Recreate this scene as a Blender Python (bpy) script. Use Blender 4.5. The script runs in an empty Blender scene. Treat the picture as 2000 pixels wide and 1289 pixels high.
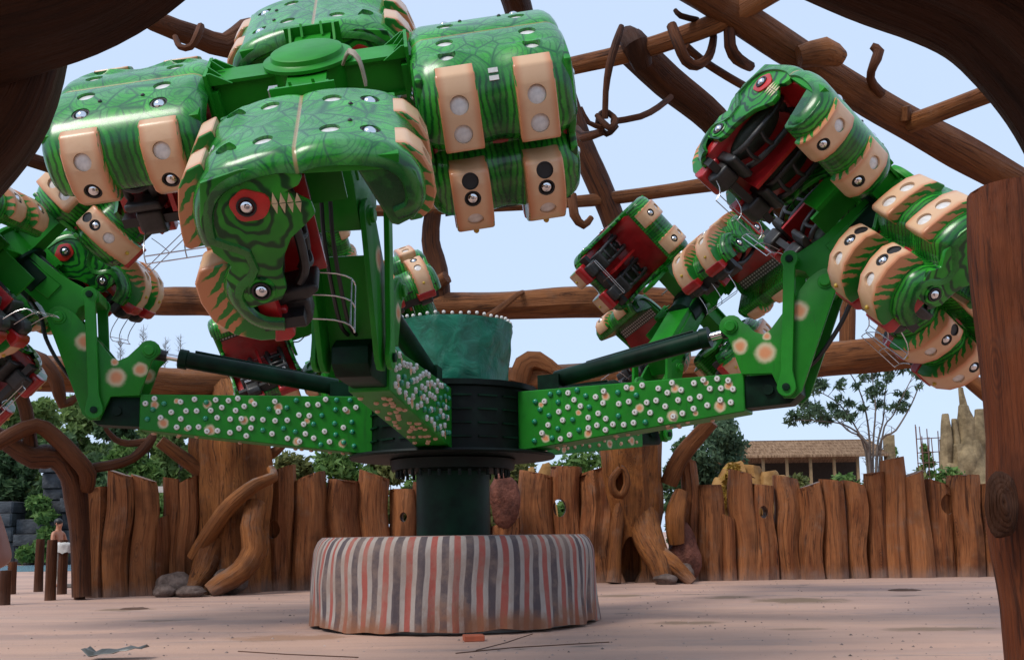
import bpy, bmesh, math, random
import numpy as np
from mathutils import Vector as V, Matrix as M, noise as NZ
R = math.radians
random.seed(7)
scn = bpy.context.scene
COL = scn.collection

# ------------------------------------------------------------------ camera
PW, PH = 2000, 1289
FPX = 35 / 36 * PW
SHIFT = 0.096
PITCH, ROLL = R(6), R(0.8)
CAM = V((0, 0, 1.35))
fw = V((0, math.cos(PITCH), math.sin(PITCH)))
u0 = V((0, -math.sin(PITCH), math.cos(PITCH)))
r0 = V((1, 0, 0))
cr = r0 * math.cos(ROLL) - u0 * math.sin(ROLL)
cu = u0 * math.cos(ROLL) + r0 * math.sin(ROLL)
cd = bpy.data.cameras.new('camera')
cam = bpy.data.objects.new('camera', cd)
COL.objects.link(cam)
cam.matrix_world = M(((cr.x, cu.x, -fw.x, CAM.x), (cr.y, cu.y, -fw.y, CAM.y), (cr.z, cu.z, -fw.z, CAM.z), (0, 0, 0, 1)))
cd.lens = 35; cd.sensor_width = 36; cd.shift_y = SHIFT
cd.clip_start = 0.05; cd.clip_end = 3000
scn.camera = cam

# ------------------------------------------------------------------ sky and sun
SUN_EL, SUN_AZ = 50, -140        # azimuth of the sun measured from +X towards +Y
world = bpy.data.worlds.new('World'); scn.world = world
world.use_nodes = True
wt = world.node_tree; wt.nodes.clear()
sky = wt.nodes.new('ShaderNodeTexSky'); sky.sky_type = 'NISHITA'; sky.sun_disc = False
sky.sun_elevation = R(SUN_EL); sky.sun_rotation = R(90 - SUN_AZ)
sky.air_density = 1.0; sky.dust_density = 1.5; sky.ozone_density = 2.5
veil = wt.nodes.new('ShaderNodeMix'); veil.data_type = 'RGBA'; veil.inputs['Factor'].default_value = 0.85
veil.inputs['B'].default_value = (4.3, 5.3, 6.9, 1)      # even bright summer haze over the whole sky
bg = wt.nodes.new('ShaderNodeBackground'); bg.inputs['Strength'].default_value = 0.095
wo = wt.nodes.new('ShaderNodeOutputWorld')
wt.links.new(sky.outputs[0], veil.inputs['A']); wt.links.new(veil.outputs['Result'], bg.inputs['Color'])
wt.links.new(bg.outputs[0], wo.inputs[0])
sl = bpy.data.lights.new('sun', 'SUN'); sl.energy = 1.5; sl.angle = R(20); sl.color = (1, 0.95, 0.87)
so = bpy.data.objects.new('sun', sl); COL.objects.link(so)
sd = V((math.cos(R(SUN_EL)) * math.cos(R(SUN_AZ)), math.cos(R(SUN_EL)) * math.sin(R(SUN_AZ)), math.sin(R(SUN_EL))))
so.rotation_euler = sd.to_track_quat('Z', 'Y').to_euler()
so.location = (0, 0, 30)
scn.view_settings.view_transform = 'Standard'; scn.view_settings.look = 'None'
scn.view_settings.gamma = 1; scn.view_settings.use_curve_mapping = False
scn.view_settings.exposure = 0.75

# ------------------------------------------------------------------ survey helpers: sight lines to world points
def ray(px, py):
    return fw + cr * ((px - PW / 2) / FPX) - cu * ((py - PH / 2 - SHIFT * PW) / FPX)
def U(px, py, Y):
    d = ray(px, py); return CAM + d * (Y / d.y)
def G(px, py, z=0.0):
    d = ray(px, py); return CAM + d * ((z - CAM.z) / d.z)

# ------------------------------------------------------------------ mesh helpers
def ortho(d):
    d = d.normalized(); a = V((0, 0, 1)) if abs(d.z) < .9 else V((1, 0, 0))
    x = a.cross(d).normalized(); return x, d.cross(x)

class B:
    def __init__(s): s.v = []; s.f = []; s.m = []; s.g = []; s.x = None
    def add(s, vs, fs, mi=0, g=None, mx=None):
        o = len(s.v)
        if mx is not None: vs = [mx @ V(p) for p in vs]
        s.v += [tuple(p) for p in vs]; s.f += [tuple(i + o for i in f) for f in fs]; s.m += [mi] * len(fs)
        s.g += [tuple(p) for p in (g if g else vs)]
        return s
    def box(s, c, sz, mi=0, mx=None, bev=0):
        x, y, z = (a / 2 for a in sz)
        vs = [V((c[0] + i * x, c[1] + j * y, c[2] + k * z)) for i in (-1, 1) for j in (-1, 1) for k in (-1, 1)]
        return s.add(vs, [(0, 1, 3, 2), (4, 6, 7, 5), (0, 4, 5, 1), (2, 3, 7, 6), (0, 2, 6, 4), (1, 5, 7, 3)], mi, mx=mx)
    def tube(s, path, rad, n=10, mi=0, cap=True, rough=0, seed=0, fl=0, mx=None):
        path = [V(p) for p in path]
        if not hasattr(rad, '__len__'): rad = [rad] * len(path)
        vs = []; gs = []; L = 0; x = None
        sv = V((seed * 13.7, seed * 7.1, seed * 3.3))
        for i, p in enumerate(path):
            t = (path[min(i + 1, len(path) - 1)] - path[max(i - 1, 0)])
            if t.length < 1e-7: t = V((0, 0, 1))
            t.normalize()
            if x is None: x, y = ortho(t)
            else:
                x = (x - t * x.dot(t)).normalized(); y = t.cross(x)
            if i: L += (p - path[i - 1]).length
            for k in range(n):
                a = 2 * math.pi * k / n; r = rad[i]
                gg = V((math.cos(a) * r, math.sin(a) * r, L))
                if rough:
                    q = V((gg.x * 1.6, gg.y * 1.6, L * .5)) + sv
                    r *= 1 + rough * NZ.noise(q) * 1.5
                if fl:
                    r *= 1 + fl * NZ.noise(V((math.cos(a) * 2.4, math.sin(a) * 2.4, L * .25)) + sv) * 1.6
                vs.append(p + x * math.cos(a) * r + y * math.sin(a) * r); gs.append(gg)
        fs = []
        for i in range(len(path) - 1):
            for k in range(n):
                a = i * n + k; b = i * n + (k + 1) % n
                fs.append((a, b, b + n, a + n))
        if cap:
            c0 = len(vs); vs += [path[0], path[-1]]; gs += [V((0, 0, 0)), V((0, 0, L))]
            e = (len(path) - 1) * n
            for k in range(n):
                fs.append((c0, (k + 1) % n, k)); fs.append((c0 + 1, e + k, e + (k + 1) % n))
        return s.add(vs, fs, mi, gs, mx)
    def cyl(s, a, b, r, n=14, mi=0, r2=None, mx=None): return s.tube([a, b], [r, r if r2 is None else r2], n, mi, mx=mx)
    def lathe(s, prof, n=32, mi=0, mx=None, cap=True):
        vs = []
        for (r, z) in prof:
            for k in range(n):
                a = 2 * math.pi * k / n; vs.append(V((r * math.cos(a), r * math.sin(a), z)))
        fs = []
        for i in range(len(prof) - 1):
            for k in range(n):
                p = i * n + k; q = i * n + (k + 1) % n; fs.append((p, q, q + n, p + n))
        if cap:
            fs.append(tuple(range(n))[::-1]); e = (len(prof) - 1) * n; fs.append(tuple(e + k for k in range(n)))
        return s.add(vs, fs, mi, mx=mx)
    def ball(s, c, r, n=12, m=8, mi=0, sc=(1, 1, 1), mx=None):
        prof = [(math.sin(math.pi * i / m), -math.cos(math.pi * i / m)) for i in range(m + 1)]
        prof[0] = (1e-3, -1); prof[-1] = (1e-3, 1)
        q = M.Translation(c) @ M.Diagonal((r * sc[0], r * sc[1], r * sc[2], 1))
        return s.lathe(prof, n, mi, (mx @ q) if mx is not None else q)
    def torus(s, c, ax, r, w, n=24, m=8, mi=0):
        x, y = ortho(V(ax)); c = V(c)
        vs = []
        az = V(ax).normalized()
        for i in range(n):
            a = 2 * math.pi * i / n; d = x * math.cos(a) + y * math.sin(a)
            for k in range(m):
                b = 2 * math.pi * k / m; vs.append(c + d * (r + w * math.cos(b)) + az * w * math.sin(b))
        fs = [(i * m + k, ((i + 1) % n) * m + k, ((i + 1) % n) * m + (k + 1) % m, i * m + (k + 1) % m) for i in range(n) for k in range(m)]
        return s.add(vs, fs, mi)
    def prism(s, poly, x0, x1, bev=0, seg=2, mi=0, mx=None, ax='x'):
        """poly of (y,z) swept along x (or poly (x,z) along y), edges rounded"""
        bm = bmesh.new()
        mk = (lambda p, t: (t, p[0], p[1])) if ax == 'x' else (lambda p, t: (p[0], t, p[1]))
        a = [bm.verts.new(mk(p, x0)) for p in poly]; b = [bm.verts.new(mk(p, x1)) for p in poly]
        bm.faces.new(a); bm.faces.new(b[::-1]); n = len(poly)
        for i in range(n): bm.faces.new((a[(i + 1) % n], a[i], b[i], b[(i + 1) % n]))
        bmesh.ops.recalc_face_normals(bm, faces=bm.faces)
        if bev:
            es = [e for e in bm.edges if e.calc_face_angle(0) > R(32)]
            bmesh.ops.bevel(bm, geom=es, offset=bev, segments=seg, affect='EDGES', profile=.6, clamp_overlap=True)
        bm.verts.index_update()
        vs = [v.co.copy() for v in bm.verts]; fs = [[v.index for v in f.verts] for f in bm.faces]
        bm.free(); return s.add(vs, fs, mi, mx=mx)
    def mesh(s, name, mats, smooth=40, fix=True):
        me = bpy.data.meshes.new(name); me.from_pydata(s.v, [], s.f)
        if fix:
            bm = bmesh.new(); bm.from_mesh(me); bmesh.ops.recalc_face_normals(bm, faces=bm.faces); bm.to_mesh(me); bm.free()
        at = me.attributes.new('g', 'FLOAT_VECTOR', 'POINT'); at.data.foreach_set('vector', np.array(s.g, 'f').ravel())
        for m in (mats if isinstance(mats, (list, tuple)) else [mats]): me.materials.append(m)
        me.polygons.foreach_set('material_index', s.m)
        if smooth:
            me.polygons.foreach_set('use_smooth', [True] * len(me.polygons)); me.set_sharp_from_angle(angle=R(smooth))
        me.update(); return me
    def obj(s, name, mats, parent=None, smooth=40, mx=None, fix=True):
        return mk(name, s.mesh(name, mats, smooth, fix), parent, mx)

def mk(name, me, parent=None, mx=None):
    o = bpy.data.objects.new(name, me); COL.objects.link(o)
    o.parent = parent
    if mx is not None: o.matrix_local = mx
    return o
def empty(name, loc=(0, 0, 0), mx=None):
    o = bpy.data.objects.new(name, None); o.empty_display_size = .2; COL.objects.link(o)
    if mx is not None: o.matrix_world = mx
    else: o.location = loc
    return o
def tag(o, label, cat, group=None, kind=None):
    if label: o['label'] = label
    if cat: o['category'] = cat
    if group: o['group'] = group
    if kind: o['kind'] = kind
    return o
def evalmesh(o):
    dg = bpy.context.evaluated_depsgraph_get()
    me = bpy.data.meshes.new_from_object(o.evaluated_get(dg)); return me
def cut(me, cutter, grain=False):
    """blind or through openings cut out of a solid mesh"""
    a = mk('t', me); c = mk('c', cutter)
    m = a.modifiers.new('b', 'BOOLEAN'); m.operation = 'DIFFERENCE'; m.object = c; m.solver = 'EXACT'
    r = evalmesh(a)
    bpy.data.objects.remove(a); bpy.data.objects.remove(c)
    r.polygons.foreach_set('use_smooth', [True] * len(r.polygons)); r.set_sharp_from_angle(angle=R(34))
    if grain:
        if 'g' in r.attributes: r.attributes.remove(r.attributes['g'])
        co = np.empty(len(r.vertices) * 3, 'f'); r.vertices.foreach_get('co', co)
        at = r.attributes.new('g', 'FLOAT_VECTOR', 'POINT'); at.data.foreach_set('vector', co)
    return r
def pockets(lst, n=20):
    b = B()
    for (p, d, r, dep) in lst:
        p = V(p); d = V(d).normalized(); b.cyl(p - d * dep, p + d * .12, r, n)
    return b.mesh('cutter', [], 0)
def spline(pts, step=.25):
    pts = [V(p) for p in pts]; out = []
    n = len(pts)
    for i in range(n - 1):
        a = pts[max(i - 1, 0)]; b = pts[i]; c = pts[i + 1]; d = pts[min(i + 2, n - 1)]
        k = max(2, int((c - b).length / step) + 1)
        for j in range(k):
            t = j / k
            out.append(b * 1.0 + ((c - a) * t + (a * 2 - b * 5 + c * 4 - d) * t * t + (b * 3 - a - c * 3 + d) * t ** 3) * .5)
    out.append(pts[-1]); return out
def lerps(vals, n):
    return [float(np.interp(i / (n - 1), np.linspace(0, 1, len(vals)), vals)) for i in range(n)]

# ------------------------------------------------------------------ material helpers
class NT:
    def __init__(s, name, rough=.5, spec=.5, metal=0, coat=0):
        s.mat = bpy.data.materials.new(name); s.mat.use_nodes = True; s.t = s.mat.node_tree
        s.b = s.t.nodes['Principled BSDF']; s.out = s.t.nodes['Material Output']
        s.b.inputs['Roughness'].default_value = rough; s.b.inputs['Specular IOR Level'].default_value = spec
        s.b.inputs['Metallic'].default_value = metal; s.b.inputs['Coat Weight'].default_value = coat
        s.b.inputs['Coat Roughness'].default_value = .12
    def n(s, ty): return s.t.nodes.new(ty)
    def put(s, sock, val):
        if isinstance(val, bpy.types.NodeSocket): s.t.links.new(val, sock)
        elif isinstance(val, (tuple, list)) and len(val) == 3 and sock.type == 'RGBA': sock.default_value = (*val, 1)
        else: sock.default_value = val
    def obj(s): return s.n('ShaderNodeTexCoord').outputs['Object']
    def nrm(s): return s.n('ShaderNodeTexCoord').outputs['Normal']
    def pos(s): return s.n('ShaderNodeNewGeometry').outputs['Position']
    def att(s, nm='g'):
        a = s.n('ShaderNodeAttribute'); a.attribute_name = nm; return a.outputs['Vector']
    def rnd(s): return s.n('ShaderNodeObjectInfo').outputs['Random']
    def sep(s, v):
        q = s.n('ShaderNodeSeparateXYZ'); s.put(q.inputs[0], v); return q.outputs
    def comb(s, x, y, z):
        q = s.n('ShaderNodeCombineXYZ'); [s.put(q.inputs[i], w) for i, w in enumerate((x, y, z))]; return q.outputs[0]
    def m(s, op, a, b=0.0, c=0.0):
        q = s.n('ShaderNodeMath'); q.operation = op
        for i, w in enumerate((a, b, c)): s.put(q.inputs[i], w)
        return q.outputs[0]
    def vm(s, op, a, b=(0, 0, 0)):
        q = s.n('ShaderNodeVectorMath'); q.operation = op; s.put(q.inputs[0], a); s.put(q.inputs[1], b)
        return q.outputs['Value'] if op in ('DISTANCE', 'LENGTH') else q.outputs[0]
    def noise(s, v, sc=1.0, det=3, rough=.55, dist=0.0):
        q = s.n('ShaderNodeTexNoise'); s.put(q.inputs['Vector'], v); q.inputs['Scale'].default_value = sc
        q.inputs['Detail'].default_value = det; q.inputs['Roughness'].default_value = rough; q.inputs['Distortion'].default_value = dist
        return q.outputs['Fac']
    def vor(s, v, sc, feat='F1', out='Distance', rnd=1.0):
        q = s.n('ShaderNodeTexVoronoi'); q.feature = feat; s.put(q.inputs['Vector'], v); q.inputs['Scale'].default_value = sc
        q.inputs['Randomness'].default_value = rnd
        return q.outputs[out]
    def sm(s, x, a, b):      # smoothstep a..b -> 0..1
        q = s.n('ShaderNodeMapRange'); q.interpolation_type = 'SMOOTHSTEP'; s.put(q.inputs[0], x)
        q.inputs[1].default_value = a; q.inputs[2].default_value = b; return q.outputs[0]
    def mix(s, f, a, b):
        q = s.n('ShaderNodeMix'); q.data_type = 'RGBA'; s.put(q.inputs['Factor'], f); s.put(q.inputs['A'], a); s.put(q.inputs['B'], b)
        return q.outputs['Result']
    def bump(s, h, st=.3, d=.02):
        q = s.n('ShaderNodeBump'); q.inputs['Strength'].default_value = st; q.inputs['Distance'].default_value = d
        s.put(q.inputs['Height'], h); s.put(s.b.inputs['Normal'], q.outputs[0]); return s
    def col(s, c): s.put(s.b.inputs['Base Color'], c); return s
    def rough(s, r): s.put(s.b.inputs['Roughness'], r); return s

def plain(name, c, rough=.5, metal=0, coat=0, var=.12, sc=6, spec=.5, bump=0):
    t = NT(name, rough, spec, metal, coat); v = t.noise(t.obj(), sc, 4)
    k = tuple(a * (1 - var * 1.6) for a in c); l = tuple(min(1, a * (1 + var)) for a in c)
    t.col(t.mix(t.sm(v, .3, .7), k, l)); t.rough(t.m('ADD', rough - .06, t.m('MULTIPLY', v, .12)))
    if bump: t.bump(t.noise(t.obj(), sc * 6, 3), bump, .01)
    return t.mat

def wood(name, dark, mid, light, dust=.3, gl=.6):
    t = NT(name, gl, .18); rn = t.rnd()
    g = t.vm('ADD', t.att(), t.comb(t.m('MULTIPLY', rn, 37.0), t.m('MULTIPLY', rn, 91.0), t.m('MULTIPLY', rn, 53.0)))
    a = t.noise(t.vm('MULTIPLY', g, (3.2, 3.2, .40)), 1.0, 5, .6, .8)
    s = t.noise(t.vm('MULTIPLY', g, (15, 15, .8)), 1.0, 5, .65, .7)
    s2 = t.noise(t.vm('MULTIPLY', g, (46, 46, 2.0)), 1.0, 4, .6, .3)
    kn = t.vor(t.vm('MULTIPLY', g, (2.4, 2.4, .75)), 1.0)
    ring = t.m('MULTIPLY', t.sm(kn, .30, .12), t.m('ADD', .5, t.m('MULTIPLY', t.m('SINE', t.m('MULTIPLY', kn, 110.0)), .5)))
    bl = t.noise(g, .8, 4, .6)
    c = t.mix(t.sm(a, .34, .66), mid, light)
    c = t.mix(t.m('MULTIPLY', t.sm(s2, .5, .7), .45), c, dark)
    c = t.mix(t.m('MULTIPLY', t.sm(s, .52, .66), .85), c, dark)
    c = t.mix(t.m('MULTIPLY', ring, .55), c, dark)
    c = t.mix(t.m('MULTIPLY', t.sm(bl, .50, .72), .7), c, dark)
    c = t.mix(t.m('MULTIPLY', t.sm(rn, .45, 1.0), .5), c, tuple(v * .55 for v in mid))
    c = t.mix(t.m('MULTIPLY', t.sm(rn, .45, .0), .35), c, light)
    z = t.sep(t.pos())[2]; pn = t.noise(t.pos(), 2.0, 5, .7)
    c = t.mix(t.m('MULTIPLY', t.sm(pn, .52, .78), dust), c, (.20, .145, .11))
    c = t.mix(t.m('MULTIPLY', t.sm(t.m('ADD', z, t.m('MULTIPLY', pn, .7)), .75, .25), dust * 1.6), c, (.24, .175, .145))
    up = t.sep(t.n('ShaderNodeNewGeometry').outputs['Normal'])[2]
    c = t.mix(t.m('MULTIPLY', t.m('MULTIPLY', t.sm(up, .6, .9), t.sm(pn, .3, .6)), dust * 1.8), c, (.22, .19, .165))
    t.col(c); t.bump(t.m('ADD', t.m('MULTIPLY', s, 1.2), t.m('ADD', t.m('MULTIPLY', s2, .3), t.m('MULTIPLY', a, .8))), .8, .05)
    t.rough(t.m('ADD', gl - .1, t.m('MULTIPLY', s, .25)))
    return t.mat

W_FENCE = wood('carved_wood_orange', (.030, .0095, .005), (.18, .054, .017), (.34, .13, .048), .42)
W_BEAM = wood('carved_wood_beam', (.03, .010, .0045), (.15, .048, .014), (.25, .092, .03), .18)
W_DARK = wood('carved_wood_dark', (.014, .005, .003), (.065, .020, .007), (.115, .037, .012), .08)
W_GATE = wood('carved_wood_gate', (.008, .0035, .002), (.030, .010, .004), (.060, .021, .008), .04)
W_RED = wood('carved_wood_red', (.03, .008, .003), (.12, .028, .008), (.17, .046, .014), .08)
W_STUMP = wood('carved_wood_stump', (.022, .0075, .004), (.15, .047, .012), (.30, .11, .03), .36)

# --- painted fibreglass of the cars
def car_green():
    t = NT('airbrushed_green_shell', .24, .4, 0, .2); p = t.obj(); x, y, z = t.sep(p)
    nz = t.noise(p, 2.4, 4)
    roof = t.sm(z, 1.50, 1.66)
    d = t.m('ABSOLUTE', t.m('SUBTRACT', t.m('ABSOLUTE', x), .36))
    ph = t.m('ADD', t.m('MULTIPLY', d, 105.0), t.m('ADD', t.m('MULTIPLY', nz, 16.0), t.m('MULTIPLY', z, 6.0)))
    st = t.sm(t.m('SINE', ph), -.1, .8)
    dark, mid, lite = (.002, .040, .010), (.012, .20, .014), (.045, .38, .030)
    c = t.mix(t.sm(nz, .35, .7), mid, lite)
    c = t.mix(t.m('MULTIPLY', st, t.m('MULTIPLY', t.m('SUBTRACT', 1.0, roof), .8)), c, dark)
    c = t.mix(t.m('MULTIPLY', t.sm(d, .22, .34), t.m('MULTIPLY', t.m('SUBTRACT', 1.0, roof), .6)), c, dark)
    # leaf veins on the roof
    w = t.vm('ADD', p, t.vm('MULTIPLY', t.n_col(p, 3.0) if hasattr(t, 'n_col') else p, (0, 0, 0)))
    e1 = t.sm(t.vor(w, 3.4, 'DISTANCE_TO_EDGE'), .05, .0)
    e2 = t.sm(t.vor(w, 9.0, 'DISTANCE_TO_EDGE'), .05, .0)
    hatch = t.sm(t.m('SINE', t.m('ADD', t.m('MULTIPLY', t.m('ADD', x, y), 60.0), t.m('MULTIPLY', t.vor(w, 3.4), 30.0))), .55, 1.0)
    vein = t.m('MAXIMUM', t.m('MULTIPLY', e1, .9), t.m('MAXIMUM', t.m('MULTIPLY', e2, .5), t.m('MULTIPLY', hatch, .6)))
    c = t.mix(t.m('MULTIPLY', roof, t.m('MULTIPLY', t.sm(t.noise(p, 4.5, 3), .42, .62), .7)), c, (.075, .27, .085))
    c = t.mix(t.m('MULTIPLY', roof, vein), c, (.005, .075, .026))
    c = t.mix(t.m('MULTIPLY', t.sm(t.noise(t.vm('MULTIPLY', p, (30, 30, 8)), 1.0, 4, .6), .64, .72), .35), c, (.10, .16, .08))
    seam = t.m('MULTIPLY', roof, t.sm(t.m('ABSOLUTE', y), .022, .008))
    c = t.mix(t.m('MULTIPLY', seam, .7), c, (.45, .25, .13))
    c = t.mix(t.m('MULTIPLY', t.sm(t.noise(p, 7, 5, .7), .58, .8), .25), c, (.20, .30, .16))
    t.col(c); t.rough(t.m('ADD', .2, t.m('MULTIPLY', t.noise(p, 14, 4), .16)))
    return t.mat
def panel_green():
    t = NT('airbrushed_face_panel', .28, .35, 0, .12); p = t.obj(); x, y, z = t.sep(p)
    nz = t.noise(p, 3.0, 2)
    q = t.comb(0.0, t.m('MULTIPLY', y, 1.0), t.m('MULTIPLY', z, 1.0))
    dd = t.vm('DISTANCE', q, (0, -.45, 1.28))
    ph = t.m('ADD', t.m('MULTIPLY', dd, 52.0), t.m('MULTIPLY', nz, 22.0))
    st = t.sm(t.m('SINE', ph), -.2, .9)
    c = t.mix(t.sm(t.noise(p, 1.7, 3), .35, .68), (.010, .18, .012), (.036, .34, .024))
    c = t.mix(t.m('MULTIPLY', st, .88), c, (.001, .022, .010))
    t.col(c); return t.mat
def peach():
    t = NT('airbrushed_peach_rib', .32, .35, 0, .12); p = t.obj(); x, y, z = t.sep(p); nx = t.sep(t.nrm())[0]
    ed = t.sm(t.m('ABSOLUTE', x), .09, .185)
    c = t.mix(t.m('MULTIPLY', ed, .85), (.64, .40, .235), (.52, .185, .075))
    c = t.mix(t.m('MULTIPLY', t.sm(t.noise(p, 5, 4, .65), .5, .75), .35), c, (.50, .26, .15))
    side = t.sm(t.m('ABSOLUTE', nx), .45, .7)
    fr = t.m('FRACT', t.m('ADD', t.m('MULTIPLY', z, 7.5), t.m('ADD', t.m('MULTIPLY', t.m('ABSOLUTE', y), 6.5), t.m('MULTIPLY', t.noise(p, 5, 3), 1.6))))
    wd = t.m('MINIMUM', t.m('MAXIMUM', t.m('MULTIPLY', t.m('SUBTRACT', t.m('ADD', 1.0, t.m('MULTIPLY', t.noise(p, 8, 2), .2)), t.m('ABSOLUTE', y)), 1.7), .0), .36)
    fe = t.sm(t.m('SUBTRACT', wd, t.m('ABSOLUTE', t.m('SUBTRACT', fr, .5))), .0, .06)
    fade = t.sm(t.m('ABSOLUTE', y), 1.10, .98)
    c = t.mix(t.m('MULTIPLY', t.m('MULTIPLY', side, fade), fe), c, (.018, .20, .022))
    base = t.m('MULTIPLY', side, t.sm(t.m('ADD', t.m('ABSOLUTE', y), t.m('MULTIPLY', t.noise(p, 9, 2), .12)), .94, .86))
    c = t.mix(base, c, (.014, .17, .022))
    t.col(c); return t.mat
def dotplate():
    t = NT('perforated_plate', .45, .5, .3); p = t.obj(); x, y, z = t.sep(p)
    a = t.m('ABSOLUTE', t.m('SUBTRACT', t.m('FRACT', t.m('MULTIPLY', x, 15.0)), .5)); b = t.m('ABSOLUTE', t.m('SUBTRACT', t.m('FRACT', t.m('MULTIPLY', y, 15.0)), .5))
    r = t.m('SQRT', t.m('ADD', t.m('MULTIPLY', a, a), t.m('MULTIPLY', b, b)))
    t.col(t.mix(t.sm(r, .33, .25), (.09, .085, .08), (.62, .62, .6))); return t.mat
CARG, PANG, PEACH, DOTS = car_green(), panel_green(), peach(), dotplate()
LENS = plain('milky_white_lens', (.66, .63, .60), .3, 0, .2, .08, 20)
CHROME = plain('chrome_reflector', (.75, .75, .76), .12, 1, 0, .05)
BLACK = plain('black_rubber', (.012, .012, .013), .45)
BLACKP = plain('black_harness_foam', (.022, .021, .021), .42, var=.3, sc=9, bump=.2)
PAD = plain('dark_green_seat_pad', (.03, .05, .035), .5, var=.3, bump=.2)
RED = plain('red_gel_coat', (.36, .012, .014), .3, 0, .2)
REDEYE = plain('red_eye_paint', (.50, .022, .016), .3, 0, .2)
TOOTH = plain('cream_tooth_paint', (.62, .50, .30), .4)
YEL = plain('yellow_bolt', (.5, .33, .03), .4)
STEEL = plain('stainless_tube', (.55, .55, .56), .25, .9)
GREEN = None
def ride_paint():
    t = NT('ride_green_enamel', .42, .25); p = t.pos()
    c = t.mix(t.sm(t.noise(p, 1.4, 4), .3, .7), (.009, .17, .010), (.016, .25, .014))
    c = t.mix(t.m('MULTIPLY', t.sm(t.noise(p, 5, 6, .7), .6, .75), .35), c, (.012, .09, .014))
    t.col(c); t.rough(t.m('ADD', .3, t.m('MULTIPLY', t.noise(p, 9, 4), .2))); return t.mat
GREEN = ride_paint()
DKG = plain('dark_green_enamel', (.002, .019, .009), .45, 0, 0, .35, 3, .13)
BLKG = plain('blackish_green_steel', (.002, .007, .005), .5, 0, 0, .4, 3, .18)
def spotted(name, spots):
    """green enamel with airbrushed orange blooms at given (x,z,radius)"""
    t = NT(name, .42, .25); p = t.obj(); x, y, z = t.sep(p)
    c = t.mix(t.sm(t.noise(t.pos(), 1.4, 4), .3, .7), (.008, .145, .010), (.013, .215, .013))
    c = t.mix(t.m('MULTIPLY', t.sm(t.noise(t.pos(), 6, 6, .7), .56, .75), .4), c, (.008, .09, .012))
    q = t.comb(x, 0.0, z); n = t.m('MULTIPLY', t.m('SUBTRACT', t.noise(p, 12, 2), .5), .05)
    gr = t.noise(t.comb(t.m('MULTIPLY', x, 9.0), t.m('MULTIPLY', y, 9.0), t.m('MULTIPLY', z, 1.4)), 1.0, 5, .65)
    c = t.mix(t.m('MULTIPLY', t.sm(gr, .54, .72), .45), c, (.008, .06, .012))
    c = t.mix(t.m('MULTIPLY', t.sm(t.noise(p, 26, 3, .6), .68, .74), .6), c, (.10, .11, .07))
    for (a, b, r) in spots:
        d = t.m('ADD', t.vm('DISTANCE', q, (a, 0, b)), n)
        c = t.mix(t.m('MULTIPLY', t.sm(d, r, r * .55), .85), c, (.62, .52, .36))
        c = t.mix(t.m('MULTIPLY', t.sm(d, r * .72, r * .25), .85), c, (.60, .21, .085))
    t.col(c); return t.mat

# ------------------------------------------------------------------ ground
def ground_mat():
    t = NT('dusty_pink_concrete', .85, .25); p = t.pos()
    big = t.noise(t.vm('MULTIPLY', p, (.10, .55, 1)), 1.0, 5, .6, .5); f = t.noise(p, 3.0, 6, .7); st = t.noise(t.vm('MULTIPLY', p, (.35, 1.3, 1)), 1.0, 5, .65, 1.0)
    c = t.mix(t.sm(big, .3, .7), (.37, .24, .195), (.53, .33, .245))
    c = t.mix(t.m('MULTIPLY', t.sm(st, .50, .68), .5), c, (.33, .25, .225))
    c = t.mix(t.m('MULTIPLY', t.sm(st, .62, .70), .75), c, (.13, .095, .065))
    c = t.mix(t.m('MULTIPLY', t.sm(t.noise(t.vm('MULTIPLY', p, (.22, .9, 1)), 1.0, 4, .6, .4), .56, .70), .6), c, (.52, .33, .25))
    c = t.mix(t.m('MULTIPLY', t.sm(f, .55, .8), .4), c, (.46, .36, .31))
    edge = t.m('MULTIPLY', t.m('SUBTRACT', t.noise(p, 2.6, 5, .65), .5), 1.5)
    for (px, py, rx, ry, k, cc) in STAINS:
        q = G(px, py); d = t.vm('LENGTH', t.vm('MULTIPLY', t.vm('SUBTRACT', p, tuple(q)), (1 / rx, 1 / ry, 0)))
        c = t.mix(t.m('MULTIPLY', t.sm(t.m('ADD', d, edge), 1.0, .45), k), c, cc)
    c = t.mix(t.m('MULTIPLY', t.sm(t.noise(p, 14, 3, .6), .66, .74), .35), c, (.10, .075, .06))
    t.col(c); t.bump(t.m('ADD', f, t.m('MULTIPLY', t.noise(p, 22, 4), .5)), .5, .03); return t.mat
BRN, PNK = (.17, .115, .065), (.60, .36, .26)
STAINS = [(1560, 1172, 1.1, .9, .8, BRN), (1425, 1166, .7, .6, .7, BRN), (1340, 1216, .7, .35, .7, BRN), (240, 1190, .7, .45, .7, BRN), (310, 1212, .5, .2, .6, BRN), (1840, 1228, 1.0, .35, .7, BRN), (1210, 1163, .7, .5, .7, BRN), (1560, 1228, .5, .2, .5, BRN),
          (470, 1225, 2.2, .8, .6, PNK), (1500, 1200, 2.2, .7, .5, PNK), (1380, 1265, 1.6, .35, .6, PNK), (560, 1245, 1.0, .5, .7, (.30, .16, .09)), (1700, 1262, 2.0, .4, .5, PNK), (120, 1235, 1.2, .4, .5, PNK), (900, 1262, 1.8, .25, .5, PNK)]
b = B()
nx, ny = 60, 60
xs = [math.copysign(abs(i) ** 2.2 * 900, i) for i in np.linspace(-1, 1, nx)]
ys = [-60 + 1500 * (i ** 2.6) for i in np.linspace(0, 1, ny)]
gv = [V((x, y, 0)) for y in ys for x in xs]
b.add(gv, [(j * nx + i, j * nx + i + 1, (j + 1) * nx + i + 1, (j + 1) * nx + i) for j in range(ny - 1) for i in range(nx - 1)])
tag(b.obj('ground', ground_mat(), smooth=0), 'dusty pink concrete ground around the ride', None, kind='structure')

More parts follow.
